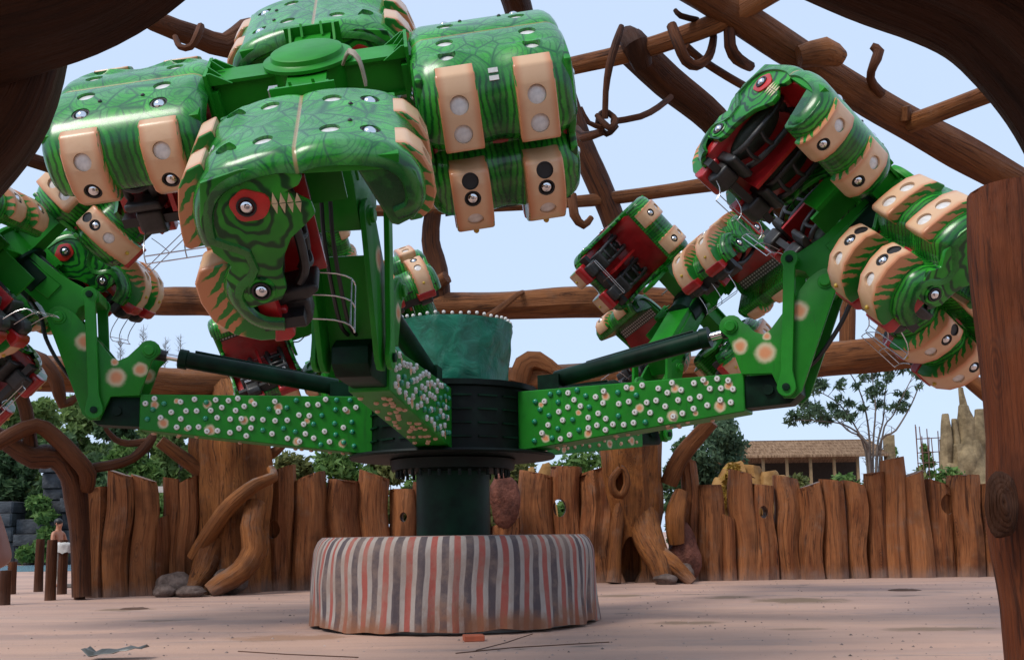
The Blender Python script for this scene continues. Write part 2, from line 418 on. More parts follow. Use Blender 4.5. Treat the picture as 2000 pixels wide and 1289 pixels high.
# ------------------------------------------------------------------ the ride machine
CX, CY = -0.93, 15.5
ride = empty('amusement_ride', (CX, CY, 0))
tag(ride, 'green rotating thrill ride with five studded sweep arms on a dark column', 'ride')
b = B(); b.lathe([(.57, .02), (.57, 2.32)], 40); b.obj('column', DKG, ride)
b = B(); b.lathe([(1.9, 0.01), (1.9, 1.18), (1.85, 1.22)], 40); b.obj('pedestal', plain('cement', (.3, .28, .26), .8), ride)
b = B(); b.lathe([(.8, 2.3), (.95, 2.33), (.98, 2.48), (.9, 2.50)], 48)
o = b.obj('slewing_ring', BLKG, ride)
bb = B()
for k in range(36):
    a = 2 * math.pi * k / 36; bb.cyl((.87 * math.cos(a), .87 * math.sin(a), 2.22), (.87 * math.cos(a), .87 * math.sin(a), 2.31), .028, 6)
o2 = bb.obj('ring_bolts', BLKG, o); o2['kind'] = 'stuff'
b = B(); b.lathe([(1.58, 2.50), (1.6, 2.53), (1.58, 2.56)], 60); b.obj('turntable_plate', BLKG, ride)
b = B(); b.lathe([(1.28, 2.56), (1.28, 3.48), (1.34, 3.50), (1.34, 3.58), (1.0, 3.60)], 20); o = b.obj('hub_drum', BLKG, ride, 25)
bb = B()
for k in range(20):
    a = 2 * math.pi * (k + .5) / 20
    for h in (2.75, 2.95, 3.15, 3.35):
        bb.box((1.285, 0, h), (.03, .30, .025), mx=M.Rotation(a, 4, 'Z'))
o2 = bb.obj('vent_louvres', DKG, o); o2['kind'] = 'stuff'

CR_POLY = [(4.62, 3.42), (4.46, 3.93)] + [(4.50 + .16 * math.cos(a), 4.08 + .16 * math.sin(a)) for a in np.linspace(R(190), R(25), 8)] + \
    [(4.80, 3.99), (4.92, 3.93), (5.02, 3.98), (5.55, 4.62)] + [(5.76 + .17 * math.cos(a), 4.55 + .17 * math.sin(a)) for a in np.linspace(R(120), R(-35), 7)] + \
    [(5.62, 3.72), (5.40, 3.14), (5.30, 3.05), (5.16, 3.06), (5.02, 3.40)]
SPOT = spotted('green_crank_with_orange_blooms', [(4.62, 3.80, .13), (4.95, 3.68, .17), (5.40, 4.20, .16), (4.98, 3.90, .07), (5.05, 3.2, .06)])
boxspots = []
rr = random.Random(3)
while len(boxspots) < 13:
    s = (rr.uniform(1.5, 4.55), rr.uniform(2.72, 3.36), rr.choice([.04, .045, .055, .075, .095]))
    if s[1] > 2.62 + (s[0] - 1.4) * .11 and all(math.hypot(s[0] - q[0], s[1] - q[1]) > .3 for q in boxspots): boxspots.append(s)
BOXM = spotted('green_arm_with_orange_blooms', boxspots)
def pois(rng, n, sp, lo=1.5, hi=4.55):
    pts = []
    for _ in range(6000):
        p = (rng.uniform(lo, hi), rng.uniform(2.60, 3.40))
        if p[1] < 2.64 + (p[0] - 1.4) * .115: continue
        if all((p[0] - q[0]) ** 2 + (p[1] - q[1]) ** 2 > sp * sp for q in pts): pts.append(p)
        if len(pts) >= n: break
    return pts
bw = B(); bw.lathe([(.042, 0), (.042, .016), (.034, .030)], 12, 0); bw.lathe([(.013, .030), (.011, .038)], 6, 1)
BULBW = bw.mesh('bulb', [plain('cap_white', (.72, .72, .70), .3), plain('cap_core', (.28, .22, .2), .4)])
bt = B(); bt.lathe([(.038, 0), (.040, .012), (.032, .032), (.015, .042)], 12)
BULBT = bt.mesh('bulb', plain('cap_teal', (.01, .24, .13), .15, 0, .4))
bp = B(); bp.lathe([(.034, 0), (.030, .02), (.012, .028)], 10)
BULBP = bp.mesh('bulb', plain('cap_salmon', (.55, .32, .20), .3))

def cable(parent, pts, r, mat, name='hose'):
    bq = B(); bq.tube(spline(pts, .08), r, 7); return bq.obj(name, mat, parent)

# spider mesh (cross head), local frame: z = spin axis
def spider_mesh():
    b = B()
    b.lathe([(.30, -.42), (.34, -.40), (.36, .0), (.42, .02), (.42, .05), (.36, .06), (.345, .07), (.335, .11), (.30, .125)], 40)
    for k in range(4):
        mx = M.Rotation(math.pi / 2 * k, 4, 'Z')
        b.prism([(.2, .0), (.88, -.02), (.88, -.34), (.45, -.36), (.2, -.36)], -.15, .15, .012, 1, mx=mx, ax='y') if False else None
        # I-beam arm: top flange, two webs, bottom flange
        b.box((.60, 0, -.015), (.62, .36, .03), mx=mx); b.box((.60, 0, -.36), (.62, .34, .03), mx=mx)
        b.box((.60, .11, -.19), (.60, .025, .31), mx=mx); b.box((.60, -.11, -.19), (.60, .025, .31), mx=mx)
        b.box((.925, 0, -.17), (.03, .56, .52), mx=mx)       # end plate
        for s in (-1, 1):
            b.prism([(.80, .02), (.905, .02), (.905, .12)], s * .10 - .012, s * .10 + .012, mx=mx, ax='y')
            b.prism([(.70, -.02), (.91, -.02), (.91, .09), (.88, .09)], s * .22 - .012, s * .22 + .012, mx=mx, ax='y')
        b.box((.955, 0, -.19), (.03, .40, .36), mx=mx)
    return b
SPM = spider_mesh().mesh('spider', GREEN, 30)
CABM = plain('cream_cable', (.33, .27, .2), .5)

ARMS = [  # name, azimuth, spin, tilt, hub r, hub h, visible face sign
    ('front', -98, 12, 44, 6.65, 5.76, 1), ('right', -26, 52, 46, 6.78, 5.72, -1), ('left', -170, 80, 45, 6.65, 5.65, 1),
    ('rear_right', 46, 68, 50, 7.05, 6.25, 1), ('rear_left', 118, 62, 52, 6.70, 6.20, -1)]
HUBS = {}
bulbrng = random.Random(11)
other = B()
for (nm, az, spin, tilt, hr, hh, face) in ARMS:
    A = M.Rotation(R(az), 4, 'Z')
    def P(bq, name, mat, parent=None, sm=30): return bq.obj(name, mat, parent or ride, sm, A if parent is None else None)
    b = B(); b.prism([(1.25, 2.56), (4.63, 2.93), (4.63, 3.45), (1.25, 3.45)], -.24, .24, .012, 1, ax='y'); beam = P(b, 'arm_beam', BOXM)
    b = B(); b.prism([(4.60, 2.97), (5.22, 3.0), (5.36, 3.12), (5.36, 3.30), (5.2, 3.41), (4.60, 3.41)], -.20, .20, .02, 2, ax='y'); tip = P(b, 'arm_tip', DKG)
    bb = B(); bb.cyl((4.95, -.25, 3.2), (4.95, .25, 3.2), .07, 12); bb.obj('pin', DKG, tip)
    # studs
    if nm in ('front', 'right', 'left'):
        for (r_, h_) in pois(bulbrng, 74, .135):
            white = bulbrng.random() < min(.92, .08 + (r_ - 1.3) * .55)
            mx = M.Translation((r_, face * .2415, h_)) @ M.Rotation(-face * math.pi / 2, 4, 'X')
            mk('light_bulb', BULBW if white else BULBT, beam, mx)
        nb = 0
        for (r_, y_) in [(bulbrng.uniform(1.6, 4.5), bulbrng.uniform(-.2, .2)) for _ in range(44 if nm == 'front' else 12)]:
            h_ = 2.56 + (r_ - 1.25) * .1095
            mk('light_bulb', BULBP, beam, M.Translation((r_, y_, h_ - .001)) @ M.Rotation(math.pi - .11, 4, 'Y'))
    mo = B()
    for (r_, h_) in pois(bulbrng, 55, .16):
        for f2 in ((-face,) if nm in ('front', 'right', 'left') else (-1, 1)):
            mo.lathe([(.034, 0), (.03, .02), (.012, .028)], 8, mx=M.Translation((r_, f2 * .2415, h_)) @ M.Rotation(-f2 * math.pi / 2, 4, 'X'))
    oo = mo.obj('far_light_bulbs', BULBP.materials[0], beam); oo['kind'] = 'stuff'
    # bell crank: two plates
    for s in (-1, 1):
        b = B(); b.prism(CR_POLY, s * .30 - .03, s * .30 + .03, .012, 2, ax='y'); ck = P(b, 'bell_crank', SPOT)
        for (c, r_) in (((4.50, 4.08), .075), ((5.76, 4.55), .075)):
            bb = B(); bb.lathe([(r_ + .03, 0), (r_ + .025, .02), (r_, .022), (r_, .05), (r_ - .012, .06), (.02, .06)], 16, mx=M.Translation((c[0], s * .33, c[1])) @ M.Rotation(-s * math.pi / 2, 4, 'X'))
            bb.obj('pin', GREEN, ck)
    b = B(); b.box((5.33, 0, 3.75), (.03, .54, 1.0), mx=M.Translation((5.33, 0, 3.75)) @ M.Rotation(R(22), 4, 'Y') @ M.Translation((-5.33, 0, -3.75))); P(b, 'crank_web', GREEN)
    # parallel link bars
    for s in (-1, 1):
        b = B(); y0, y1 = s * .40 - .03, s * .40 + .03
        a0, a1 = V((5.33, 4.88)), V((5.22, 3.19)); ax = (a1 - a0).normalized(); nx_ = V((ax.y, -ax.x))
        pl = [a0 + ax * .1 - nx_ * .075, a1 - ax * .22 - nx_ * .075] + [a1 + (V((math.cos(t) * nx_.x + math.sin(t) * ax.x, math.cos(t) * nx_.y + math.sin(t) * ax.y))) * .125 for t in np.linspace(R(200), R(-20), 9)][0:9] + \
            [a1 - ax * .22 + nx_ * .075, a0 + ax * .1 + nx_ * .075] + [a0 + (V((math.cos(t) * nx_.x - math.sin(t) * ax.x, math.cos(t) * nx_.y - math.sin(t) * ax.y))) * .115 for t in np.linspace(R(-10), R(190), 9)]
        b.prism([tuple(p) for p in pl], y0, y1, .008, 1, ax='y'); lk = P(b, 'link_bar', GREEN)
        for c in (a0, a1):
            bb = B(); bb.lathe([(.05, 0), (.05, .03), (.02, .035)], 12, mx=M.Translation((c.x, s * .43, c.y)) @ M.Rotation(-s * math.pi / 2, 4, 'X')); bb.obj('pin', DKG, lk)
    # hydraulic ram
    p0, p1 = V((1.78, 0, 3.62)), V((4.42, 0, 4.08)); d = (p1 - p0).normalized(); L = (p1 - p0).length
    b = B(); b.tube([p0, p0 + d * .02, p0 + d * L * .84, p0 + d * (L * .84 + .01), p0 + d * (L * .84 + .13)], [.12, .13, .13, .15, .15], 20); ram = P(b, 'hydraulic_ram', DKG)
    bb = B(); bb.cyl(p0 + d * (L * .84 + .1), p1, .055, 14); bb.obj('piston_rod', CHROME, ram)
    bb = B(); bb.box((1.72, 0, 3.55), (.34, .34, .26)); bb.obj('ram_bracket', DKG, ram)
    bb = B(); bb.cyl(p1 - d * .12, p1 + d * .05, .085, 12); bb.obj('rod_eye', BLACK, ram)
    bb = B(); bb.tube([p0 + d * .5 + V((0, 0, .13)), p0 + d * (L * .8) + V((0, 0, .15))], .02, 6); bb.obj('oil_pipe', DKG, ram)
    # head: bracket with lobes then boom along the spin axis to the hub
    hub = V((hr, 0, hh)); nrm = V((math.sin(R(tilt)), 0, math.cos(R(tilt))))
    base = V((5.62, 0, 4.74)); ax3 = (hub - nrm * .35 - base); ln = ax3.length; ax3.normalize(); pr = V((ax3.z, 0, -ax3.x))
    q = lambda t, w: ((base + ax3 * t + pr * w).x, (base + ax3 * t + pr * w).z)
    poly = [(5.22, 4.80), (5.24, 4.97), (5.42, 5.0), q(.36, -.26), q(ln, -.24), q(ln, .24), q(.30, .27), (5.93, 4.56), (5.80, 4.40), (5.64, 4.44), (5.50, 4.72), (5.36, 4.78)]
    b = B(); b.prism(poly, -.255, .255, .02, 2, ax='y'); head = P(b, 'head_boom', GREEN)
    bb = B(); bb.prism([q(.3, -.14), q(ln * .95, -.14), q(ln * .95, .14), q(.3, .14)], -.275, .275, .01, 1, ax='y'); bb.obj('boom_rib', GREEN, head)
    HF = M.Translation(hub) @ M.Rotation(R(tilt), 4, 'Y')
    HUBS[nm] = M.Translation((CX, CY, 0)) @ A @ HF
    sp = mk('cross_head', SPM, ride, A @ HF @ M.Rotation(R(spin), 4, 'Z'))
    bb = B(); bb.lathe([(.29, -.85), (.31, -.84), (.31, -.45), (.38, -.44), (.38, -.40)], 28); bb.obj('spin_motor', DKG, sp)
    cable(sp, [(.2, -.1, -.2), (.5, -.30, -.06), (.75, -.34, -.2), (.95, -.3, -.05), (1.1, -.1, -.1)], .014, CABM, 'cable')
    cable(sp, [(-.15, .38, -.15), (-.2, .55, -.02), (-.3, .8, -.2), (-.2, 1.0, -.1)], .014, CABM, 'cable')
    bb = B(); bb.box((.52, -.31, -.06), (.12, .08, .07)); bb.obj('junction_box', plain('aluminium_box', (.5, .5, .5), .35, .6), sp)
    for k in range(3):
        cable(sp, [(.30, .33, .02), (.36 + .05 * k, .42, .16), (.45 + .06 * k, .50, .10), (.5 + .06 * k, .52, -.1)], .014, CABM, 'cable')
    # hoses from the crank up to the boom
    for s in (-.06, .03):
        c = B(); c.tube(spline([(5.0, s, 3.45), (5.45, s, 3.50), (5.80, s, 3.9), (6.02, s, 4.3), (6.0 + .1, s, 4.62), q(.6, .30)[:1] + (s,) + q(.6, .30)[1:]], .1), .022, 7); P(c, 'hose', BLACK)

# teal covered lamp drum on the hub
tc = empty('tarpaulin_covered_drum', (CX, CY, 3.6)); tag(tc, 'teal tarpaulin wrapped drum with a ring of white bulbs on the hub', 'drum')
b = B()
n = 96; prof = []
vs = []; hs = np.linspace(.02, 1.0, 14)
for i, h in enumerate(hs):
    for k in range(n):
        a = 2 * math.pi * k / n
        r_ = .86 + .10 * h + .045 * NZ.noise(V((math.cos(a) * 3, math.sin(a) * 3, h * 2.2))) + .030 * NZ.noise(V((math.cos(a) * 7, math.sin(a) * 7, h * 6 + 5)))
        vs.append(V((r_ * math.cos(a), r_ * math.sin(a), h)))
fs = [(i * n + k, i * n + (k + 1) % n, (i + 1) * n + (k + 1) % n, (i + 1) * n + k) for i in range(13) for k in range(n)]
vs.append(V((0, 0, 1.04))); fs += [(13 * n + k, 13 * n + (k + 1) % n, len(vs) - 1) for k in range(n)]
b.add(vs, fs)
t = NT('teal_tarpaulin', .38, .5); w = t.noise(t.obj(), 3, 5, .6, 1.2); t.col(t.mix(t.sm(w, .3, .7), (.003, .10, .062), (.008, .175, .105))); t.bump(w, .6, .05)
b.obj('tarpaulin', t.mat, tc, 60)
bb = B(); bb.ball((0, 0, 0), .028, 10, 6); BME = bb.mesh('bulb', LENS)
for k in range(46):
    a = 2 * math.pi * k / 46; mk('light_bulb', BME, tc, M.Translation((.93 * math.cos(a), .93 * math.sin(a), 1.035 + .01 * math.sin(k * 5))))

# ------------------------------------------------------------------ cars
PROF = [(.66, .98), (.79, 1.03), (.865, 1.13), (.885, 1.27), (.86, 1.42), (.79, 1.55), (.66, 1.65), (.48, 1.71), (.28, 1.745), (.12, 1.75), (.03, 1.735), (0, 1.722), (-.03, 1.735), (-.12, 1.75),
        (-.30, 1.74), (-.48, 1.70), (-.63, 1.63), (-.74, 1.52), (-.81, 1.38), (-.845, 1.2), (-.84, 1.05), (-.79, 1.0), (-.68, .92), (-.60, .875), (-.62, .82), (-.72, .74), (-.785, .6), (-.77, .44), (-.70, .28), (-.58, .17), (-.42, .12)]
SY = 1.10
PROF = [(y * SY, z) for y, z in PROF]
def shell_mesh():
    HW, RR = .76, .17
    P2 = spline([(0, y, z) for y, z in PROF], .06)
    P2 = [(p.y, p.z) for p in P2]; n = len(P2)
    # cross section stations: (x, inset)
    cs = []
    for a in (85, 65, 45, 25, 10): cs.append((-(HW - RR + RR * math.sin(R(a))), RR * (1 - math.cos(R(a)))))
    for x in np.linspace(-(HW - RR), HW - RR, 17): cs.append((x, 0))
    for a in (10, 25, 45, 65, 85): cs.append((HW - RR + RR * math.sin(R(a)), RR * (1 - math.cos(R(a)))))
    m = len(cs); outer = []; inner = []
    for i, (y, z) in enumerate(P2):
        a = P2[max(i - 1, 0)]; c = P2[min(i + 1, n - 1)]; ty, tz = c[0] - a[0], c[1] - a[1]; l = math.hypot(ty, tz) or 1
        ny_, nz_ = tz / l, -ty / l        # outward normal for this travel direction
        for (x, d) in cs:
            e = .0
            # two soft lobes per side bulging around the ribs on the back
            if y < -.5: e = .045 * math.cos((abs(x) - .36) / .36 * math.pi / 2) ** 2
            outer.append(V((x, y + ny_ * (e - d), z + nz_ * (e - d))))
            inner.append(V((x * .94, y - ny_ * (.055 + d * .8), z - nz_ * (.055 + d * .8))))
    b = B(); k = n * m; fs = []
    for i in range(n - 1):
        for j in range(m - 1):
            p = i * m + j; fs.append((p, p + 1, p + m + 1, p + m)); fs.append((k + p, k + p + m, k + p + m + 1, k + p + 1))
    for i in range(n - 1):
        p = i * m; q = i * m + m - 1
        fs.append((p, p + m, k + p + m, k + p)); fs.append((q, k + q, k + q + m, q + m))
    for j in range(m - 1):
        p = j; q = (n - 1) * m + j
        fs.append((p, k + p, k + p + 1, p + 1)); fs.append((q, q + 1, k + q + 1, k + q))
    b.add(outer + inner, fs); return b.mesh('shell', CARG, 50)
def lamp(kind, r):
    b = B()
    if kind == 'white': b.lathe([(r * .99, -.012), (r * .97, 0), (r * .6, .008), (.002, .011)], 20); return b.mesh('lamp', LENS)
    if kind == 'black': b.lathe([(r * .99, -.012), (r * .985, .016), (r * .93, .018), (r * .90, .004), (.002, .003)], 20); return b.mesh('lamp', BLACK)
    b.lathe([(r * .99, -.012), (r * .99, .018), (r * .80, .020), (r * .70, .0)], 20, 0)
    b.lathe([(r * .70, -.004), (r * .66, .016), (r * .45, .034), (r * .2, .044), (.002, .046)], 20, 1)
    return b.mesh('lamp', [BLACK, CHROME])
LAMPS = {}
def getlamp(kind, r):
    if (kind, r) not in LAMPS: LAMPS[(kind, r)] = lamp(kind, r)
    return LAMPS[(kind, r)]
def aim(p, d):
    q = V(d).to_track_quat('Z', 'Y'); return M.Translation(p) @ q.to_matrix().to_4x4()
CAR = []      # template: name, mesh, local matrix, parent index
def part(name, me, mx=None, parent=None):
    CAR.append((name, me, mx or M(), parent)); return len(CAR) - 1
# shell with lamp pockets in the roof
sh = shell_mesh()
pk = []
for (x, y, kind) in [(.36, .28, 'white'), (-.36, .28, 'white'), (.36, .60, 'chrome'), (-.36, .60, 'chrome'), (.40, -.26, 'white'), (-.40, -.26, 'white'), (.40, -.56, 'white'), (-.40, -.56, 'white')]:
    z = float(np.interp(-y, [-p[0] for p in PROF[6:17]], [p[1] for p in PROF[6:17]])); nz = V((0, (1 if y > 0 else -1) * max(0, (abs(y) - .2)) * .75, 1)).normalized()
    pk.append(((x, y, z), nz, .085, .03, kind))
sh = cut(sh, pockets([p[:4] for p in pk]))
ish = part('shell', sh)
for p in pk: part('lamp', getlamp(p[4], .085), aim(V(p[0]) - p[1] * .026, p[1]), ish)
bq = B()
for x in (-.2, .2): bq.ball((x, .44, 1.724), .022, 8, 6)
part('vent_hole', bq.mesh('vent_hole', BLACK), None, ish)
# ribs
def rib(name, poly, w, lamps, bev=.035):
    b = B(); b.prism(poly, -w / 2, w / 2, bev, 3); me = b.mesh(name, PEACH, 34)
    me = cut(me, pockets([((0, y, z), d, r, .035) for (y, z, d, r, k) in lamps])); out = []
    return me
UP = [(-.76, 1.685), (-.90, 1.64), (-1.00, 1.50), (-1.06, 1.30), (-1.09, 1.12), (-1.10, 1.0), (-1.06, .97), (-.74, 1.0), (-.70, 1.25)]
UL = [(-1.03, 1.40, (0, -1, .42), .088, 'white'), (-1.085, 1.145, (0, -1, .14), .088, 'white')]
LO = [(-.84, .80), (-1.05, .77), (-1.12, .65), (-1.125, .46), (-1.07, .26), (-.93, .10), (-.72, .0), (-.52, -.02), (-.46, .02), (-.50, .3), (-.62, .6), (-.66, .78)]
LL = [(-1.10, .69, (0, -1, .4), .082, 'black'), (-1.125, .52, (0, -1, 0), .082, 'chrome'), (-1.065, .275, (0, -1, -.45), .082, 'white')]
VI = [(.76, 1.62), (.88, 1.60), (.99, 1.48), (1.045, 1.32), (1.05, 1.14), (.995, 1.0), (.89, .93), (.78, .92), (.80, 1.1), (.82, 1.35)]
VL = [(1.02, 1.39, (0, 1, .35), .082, 'white'), (1.035, 1.11, (0, 1, -.22), .082, 'chrome')]
for (nm, poly, w, lm) in (('upper_back_rib', UP, .37, UL), ('seat_pod', LO, .38, LL), ('visor_rib', VI, .37, VL)):
    me = rib(nm, poly, w, lm)
    for x in (-.36, .36):
        i = part(nm, me, M.Translation((x, 0, 0)))
        for (y, z, d, r, k) in lm:
            dv = V(d).normalized(); part('lamp', getlamp(k, r), aim(V((0, y, z)) - dv * .030, dv), i)
        if nm == 'seat_pod':
            b = B(); b.prism([(-.60, -.030), (-.46, -.034), (-.40, .01), (-.42, .30), (-.52, .32)], -.20, .20, .03, 3); part('red_rim', b.mesh('red_rim', RED), None, i)
            b = B(); b.ball((0, -.80, .03), .03, 8, 6); part('bolt', b.mesh('bolt', YEL), None, i)
# the visor is a solid rounded block closing the front of the roof
VB = [(y, z) for (y, z) in PROF[:8]]
b = B(); b.prism([(y - .03, z - (.03 if z > 1.5 else 0)) for (y, z) in VB] + [(.46, 1.64), (.46, 1.50), (.56, 1.22), (.64, 1.0)], -.71, .71, .07, 4); part('visor_block', b.mesh('visor_block', CARG, 40))
# side panels
PANEL = [(-.70, 1.60), (-.40, 1.66), (-.02, 1.66), (.02, 1.52), (-.02, 1.46), (-.12, 1.42), (-.06, 1.385), (.04, 1.30), (.05, 1.20), (-.04, 1.12), (-.17, 1.02), (-.24, .90), (-.30, .74), (-.30, .58), (-.36, .48), (-.62, .44), (-.70, .55), (-.73, .75), (-.66, .86), (-.76, 1.0), (-.79, 1.25)]
PANEL = [(y * SY, z) for y, z in PANEL]
for s in (-1, 1):
    b = B(); b.prism(PANEL, s * .70 - .035, s * .70 + .035, .018, 2); i = part('side_panel', b.mesh('side_panel', PANG, 34))
    X = s * .735; ax = (s, 0, 0)
    e = B(); pts = []
    for k in range(26):
        a = 2 * math.pi * k / 26; r_ = .135 * (1 + .28 * max(0, math.cos(a)) ** 3 + .05 * math.sin(a * 5)); pts.append((-.45 + math.cos(a) * r_ * 1.05, 1.36 + math.sin(a) * r_))
    e.prism(pts, X - s * .01, X + s * .022, .012, 2); part('eye_ring', e.mesh('eye_ring', REDEYE), None, i)
    part('lamp', getlamp('chrome', .082), aim((X + s * .02, -.46, 1.36), ax), i)
    r_ = B(); r_.torus((X, -.54, .60), ax, .10, .022); part('lamp_collar', r_.mesh('lamp_collar', PANG), None, i)
    part('lamp', getlamp('chrome', .082), aim((X + s * .012, -.54, .60), ax), i)
    for k in range(4):
        y = -.265 + k * .062
        tt = B(); tt.prism([(y, 1.345 - k * .004), (y + .05, 1.345 - k * .004), (y + .03, 1.44 - k * .012)], X - s * .005, X + s * .006); part('tooth', tt.mesh('tooth', TOOTH), None, i)
        tt = B(); tt.prism([(y, 1.34 - k * .006), (y + .05, 1.34 - k * .006), (y + .024, 1.255 - k * .006)], X - s * .005, X + s * .006); part('tooth', tt.mesh('tooth', TOOTH), None, i)
    b = B(); b.prism([(.0, 1.55), (.79, 1.47), (.81, 1.60), (.0, 1.66)], s * .68 - .05, s * .68 + .05, .02, 2); part('side_rail', b.mesh('side_rail', GREEN))
# cabin
b = B(); b.box((0, .40, 1.575), (1.30, .36, .03)); part('ceiling_plate', b.mesh('ceiling_plate', DOTS, 0))
b = B(); b.prism([(-.62, .22), (-.46, .18), (-.50, 1.18), (-.36, 1.40), (.0, 1.52), (.26, 1.55), (.26, 1.60), (-.60, 1.58), (-.70, 1.40)], -.66, .66, .015, 2); part('cabin_back', b.mesh('cabin_back', RED))
b = B(); b.box((0, -.45, .20), (1.30, .36, .10)); part('floor_pan', b.mesh('floor_pan', BLACK))
b = B(); b.box((0, -.26, .80), (.05, .40, .9)); part('divider', b.mesh('divider', RED))
for x in (-.34, .34):
    b = B(); b.ball((x, -.46, .86), 1, 18, 12, sc=(.20, .12, .42)); i = part('seat', b.mesh('seat', PAD))
    c = B(); c.prism([(-.50, .30), (-.20, .34), (-.10, .40), (-.12, .47), (-.50, .44)], x - .19, x + .19, .04, 3); part('seat_cushion', c.mesh('seat_cushion', BLACKP), None, i)
    c = B(); c.prism([(-.44, .04), (-.30, .02), (-.22, .10), (-.22, .32), (-.44, .34)], x - .14, x + .14, .045, 3); part('leg_rest', c.mesh('leg_rest', BLACKP), None, i)
    c = B()
    for q in (-.13, .13): c.tube(spline([(x + q * .8, -.46, 1.34), (x + q, -.30, 1.36), (x + q * 1.15, -.19, 1.20), (x + q * 1.2, -.16, .90), (x + q * 1.1, -.18, .62), (x + q, -.26, .48)], .07), .042, 9)
    c.tube(spline([(x - .15, -.16, .90), (x, -.13, .86), (x + .15, -.16, .90)], .07), .03, 8)
    c.tube(spline([(x - .15, -.17, .64), (x, -.14, .60), (x + .15, -.17, .64)], .07), .03, 8)
    c.ball((x, -.46, 1.36), 1, 12, 8, sc=(.14, .09, .11)); c.tube([(x + .18, -.44, 1.28), (x + .22, -.34, 1.44)], .024, 7)
    part('harness', c.mesh('harness', BLACKP), None, i)
b = B()
for q in (-.44, 0, .44):
    b.tube(spline([(q, -.30, .10), (q, -.05, .04), (q, .08, -.04), (q, .10, -.12)], .1), .007, 6)
for (y, z) in ((.08, -.04), (.10, -.12)): b.tube([(-.44, y, z), (.44, y, z)], .007, 6)
part('foot_rail', b.mesh('foot_rail', STEEL))
for x in (-.52, 0, .52):
    b = B()
    for k in (0, 1): b.box((x, -.765 - .05 * k, 1.585 - .055 * k), (.09, .012, .045), mx=M.Translation((0, -.765 - .05 * k, 1.585 - .055 * k)) @ M.Rotation(R(-42), 4, 'X') @ M.Translation((0, .765 + .05 * k, -1.585 + .055 * k)) )
    part('hinge_plate', b.mesh('hinge_plate', LENS))
b = B(); b.box((-.78, 0, 1.42), (.12, .50, .34)); b.box((-.78, 0, 1.1), (.06, .36, .9)); part('mounting_bracket', b.mesh('mounting_bracket', GREEN))
b = B(); b.tube(spline([(-.30, -.90, 1.50), (-.30, -.955, 1.49)], .1), .001, 4)

CARLAB = {
 'front': ['big green monster gondola nearest the camera with red eye and cream teeth', 'gondola showing its back with four peach ribs right of the green cross head', 'gondola high behind the cross head, cut by the top of the picture', 'gondola on the left showing its lamp studded roof and two peach visor ribs'],
 'right': ['lowest gondola on the right half hidden by the brown post, hanging under another', 'gondola on the right side hidden behind the right hand green boom', 'tilted gondola top right with open red cabin, eye and black harnesses', 'gondola next to the brown post showing upper ribs and two lamp studded seat pods'],
 'left': ['gondola cut by the left picture edge showing peach visor ribs and harness', 'gondola at left showing one lamp studded seat pod under the big left roof', 'gondola behind the left green boom with two seat pods seen edge on', 'lowest gondola at the left picture edge below the left cross head'],
 'rear_right': ['gondola behind the right arm, lowest of the far right cluster', 'small far gondola right of centre with open red cabin facing the camera', 'far gondola right of centre showing seat pods and a toothed jaw', 'far gondola hidden behind the right bell crank'],
 'rear_left': ['far gondola behind the left hydraulic ram with red cabin and visor ribs', 'far gondola hidden behind the front monster gondola and its boom', 'far gondola above the teal drum showing perforated plate and pods', 'far gondola hidden behind the front arm and studded beam']}
for (nm, az, spin, tilt, hr, hh, face) in ARMS:
    for k in range(4):
        mx = HUBS[nm] @ M.Rotation(R(spin + 90 * k), 4, 'Z') @ M.Translation((1.66, 0, -1.61)) @ M.Scale(.96, 4)
        root = empty('gondola', mx=mx)
        tag(root, CARLAB[nm][k], 'gondola', 'gondolas of the ride')
        made = []
        for (pn, me, lm, pi) in CAR:
            made.append(mk(pn, me, root if pi is None else made[pi], lm))

# ------------------------------------------------------------------ striped skirt round the pedestal
b = B(); n = 300; hs = list(np.linspace(0, 1, 22)); vs = []; gs = []
for h in hs:
    for k in range(n):
        a = 2 * math.pi * k / n; ca, sa = math.cos(a), math.sin(a)
        fold = NZ.noise(V((ca * 9, sa * 9, h * .8))); f2 = NZ.noise(V((ca * 26, sa * 26, h * 1.5 + 9)))
        low = (1 - h)
        r_ = 2.02 + .13 * min(1, low * 6) ** .5 + .05 * low + .09 * fold * low + .022 * f2 + .05 * NZ.noise(V((ca * 2, sa * 2, h * 2 + 4)))
        z = 1.32 * h + (.09 * NZ.noise(V((ca * 4, sa * 4, 2))) + .05) * low
        vs.append(V((r_ * ca, r_ * sa, max(.012, z)))); gs.append(V((a * 2.1 + .02 * fold, 1.32 * h, 0)))
fs = [(i * n + k, i * n + (k + 1) % n, (i + 1) * n + (k + 1) % n, (i + 1) * n + k) for i in range(len(hs) - 1) for k in range(n)]
vs.append(V((0, 0, 1.34))); gs.append(V((0, 1.3, 0)))
# top cloth: inner ring hugging the column
for k in range(n):
    a = 2 * math.pi * k / n; vs.append(V((.62 * math.cos(a), .62 * math.sin(a), 1.33))); gs.append(V((a * 2.1, 2.6, 0)))
e = (len(hs) - 1) * n; o_ = len(hs) * n + 1
fs += [(e + k, e + (k + 1) % n, o_ + (k + 1) % n, o_ + k) for k in range(n)]
t_ = len(hs) * n
del vs[t_]; del gs[t_]; fs = [tuple(i - 1 if i > t_ else i for i in f) for f in fs]
b.add(vs, fs, 0, gs)
t = NT('striped_awning_cloth', .85, .2); g = t.att(); x, y, z = t.sep(g)
ang = t.sep(t.obj()); th = t.m('ARCTAN2', ang[1], ang[0])
u = t.m('FRACT', t.m('ADD', t.m('MULTIPLY', th, 41 / (2 * math.pi)), t.m('ADD', t.m('MULTIPLY', t.m('SUBTRACT', t.noise(t.obj(), 1.3, 2), .5), .28), t.m('MULTIPLY', ang[2], -.12))))
